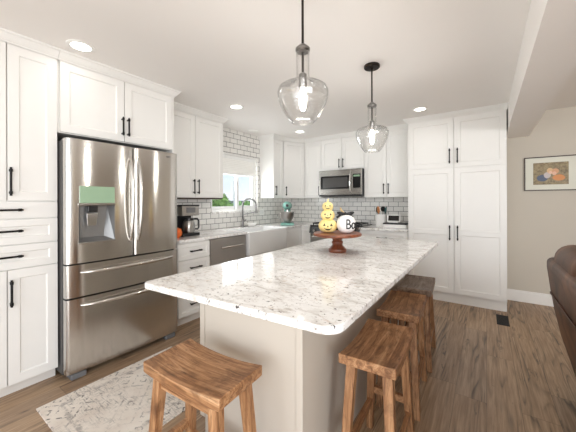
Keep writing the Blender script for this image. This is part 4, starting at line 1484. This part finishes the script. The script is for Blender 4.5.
# ------------------------------------------------------------------ floor vent, rug
t = thing('floor_vent', 'dark metal floor register in front of the pantry corner', 'floor vent', (0.145, 3.90, 0.0005))
bm = nb(); add_box(bm, (-0.055, -0.16, 0), (0.055, 0.16, 0.004), 0.001); fr2 = obj('vent_frame', bm, 'slot_dark', t)
bm = nb()
for k in range(12):
    yy = -0.14 + k * 0.0245
    add_box(bm, (-0.043, yy, 0.004), (0.043, yy + 0.012, 0.0065))
obj('grille', bm, 'black_metal', t)

RX0, RX1, RY0, RY1 = -2.335, -1.552, 0.557, 1.50
rug_material(RX1 - RX0, RY1 - RY0)
bm = nb(); add_box(bm, (-(RX1 - RX0) / 2, -(RY1 - RY0) / 2, 0.0005), ((RX1 - RX0) / 2, (RY1 - RY0) / 2, 0.009), 0.003)
ru = obj('rug', bm, 'distressed_rug', loc=((RX0 + RX1) / 2, (RY0 + RY1) / 2, 0))
tag(ru, 'small faded cream and grey rug on the floor in front of the fridge', 'rug')

# ------------------------------------------------------------------ framed photograph
def photo_material():
    t = NT('family_photo')
    v = t.coord()
    n1 = t.noise(v, 38, 5, 0.7)
    base = t.ramp(n1, [(0.3, srgb(84, 70, 44)), (0.5, srgb(138, 120, 82)), (0.75, srgb(172, 156, 116))])
    tc = t.n('TexCoord')
    sp = t.n('SeparateXYZ')
    t.l(tc.outputs['Object'], sp.inputs[0])
    col = base

    def ell(cx, cz, rx, rz, color, col):
        a = t.math('DIVIDE', t.math('SUBTRACT', sp.outputs['X'], cx), rx)
        b = t.math('DIVIDE', t.math('SUBTRACT', sp.outputs['Z'], cz), rz)
        d = t.math('ADD', t.math('MULTIPLY', a, a), t.math('MULTIPLY', b, b))
        d = t.math('ADD', d, t.math('MULTIPLY', t.math('SUBTRACT', n1, 0.5), 0.8))
        m = t.ramp(d, [(0.75, 1.0), (1.0, 0.0)])
        return t.mix(m, col, color)
    for a in ((-0.075, -0.055, 0.055, 0.045, srgb(66, 78, 104)), (0.075, -0.055, 0.060, 0.040, srgb(206, 132, 62)), (-0.03, -0.02, 0.035, 0.04, srgb(190, 180, 178)),
              (-0.005, 0.035, 0.032, 0.036, srgb(212, 176, 128)), (0.045, 0.025, 0.034, 0.036, srgb(206, 152, 112)), (0.035, 0.0, 0.022, 0.024, srgb(222, 176, 148)), (0.0, 0.01, 0.018, 0.02, srgb(226, 184, 156))):
        col = ell(*a, col)
    t.set(col, 0.35)
    M['family_photo'] = t.m


photo_material()
t = thing('framed_photo', 'framed family photo in thin dark frame on the beige wall right of the pantry', 'picture', (0.655, YW - 0.001, 1.648))
bm = nb()
ow, oh, fw_ = 0.252, 0.212, 0.011
for lo, hi in (((-ow, -0.022, -oh), (-ow + fw_, 0, oh)), ((ow - fw_, -0.022, -oh), (ow, 0, oh)), ((-ow + fw_, -0.022, -oh), (ow - fw_, 0, -oh + fw_)), ((-ow + fw_, -0.022, oh - fw_), (ow - fw_, 0, oh))):
    add_box(bm, lo, hi)
obj('frame', bm, 'frame_wood', t)
bm = nb(); add_box(bm, (-ow + fw_, -0.012, -oh + fw_), (ow - fw_, 0, oh - fw_)); obj('mat', bm, 'photo_mat', t)
bm = nb(); add_box(bm, (-0.163, -0.0135, -0.137), (0.163, -0.0122, 0.137)); obj('photo', bm, 'family_photo', t)

# ------------------------------------------------------------------ sofa (faces +X, its back to the kitchen)
t = thing('leather_sofa', 'brown leather sofa seen from behind at the right edge', 'sofa', (0.36, 1.7, 0))
SY = 1.05    # half length


def slab_profile(bm, prof, y0, y1):
    """prof: closed list of (x,z); extruded along y"""
    a = [bm.verts.new((p[0], y0, p[1])) for p in prof]
    b = [bm.verts.new((p[0], y1, p[1])) for p in prof]
    bm.faces.new(a)
    bm.faces.new(b[::-1])
    n = len(prof)
    for i in range(n):
        j = (i + 1) % n
        bm.faces.new((a[i], b[i], b[j], a[j]))


bm = nb()
slab_profile(bm, [(0.150, 0.06), (0.115, 0.20), (0.070, 0.36), (0.035, 0.54), (0.012, 0.70), (-0.004, 0.84), (-0.004, 0.885), (0.012, 0.905), (0.05, 0.91), (0.10, 0.88), (0.16, 0.60), (0.26, 0.30), (0.26, 0.06)], -SY, SY)
obj('back_panel', bm, 'brown_leather', t, smooth=True, bevel=0.018, angle=50)
bm = nb()
slab_profile(bm, [(0.0005, 0.655), (0.016, 0.648), (0.016, 0.66), (0.002, 0.668)], -SY + 0.03, SY - 0.03)
bmesh.ops.translate(bm, verts=bm.verts, vec=(0.008, 0, 0))
obj('seam', bm, 'brown_leather', t)
for k in range(3):
    y0 = -SY + 0.05 + k * (2 * SY - 0.1) / 3; y1 = y0 + (2 * SY - 0.1) / 3 - 0.006
    bm = nb(); add_box(bm, (0.045, y0, 0.45), (0.34, y1, 1.020), 0.095, 5)
    for v in bm.verts:
        if v.co.z > 0.7:
            v.co.x -= 0.03
    obj('back_cushion', bm, 'brown_leather', t, smooth=True)
    bm = nb(); add_box(bm, (0.30, y0 + 0.02, 0.30), (0.92, y1 - 0.02, 0.48), 0.05, 3); obj('seat_cushion', bm, 'brown_leather', t, smooth=True)
bm = nb(); add_box(bm, (0.262, -SY + 0.12, 0.06), (0.90, SY - 0.12, 0.298)); obj('base', bm, 'brown_leather', t)
for y0 in (-SY - 0.02, SY - 0.14):
    bm = nb(); add_box(bm, (0.20, y0, 0.05), (0.94, y0 + 0.16, 0.64), 0.05, 4); obj('arm', bm, 'brown_leather', t, smooth=True)
for px in (0.20, 0.86):
    for py in (-SY + 0.06, SY - 0.12):
        bm = nb(); add_box(bm, (px, py, 0), (px + 0.06, py + 0.06, 0.07)); obj('foot', bm, 'black_plastic', t)
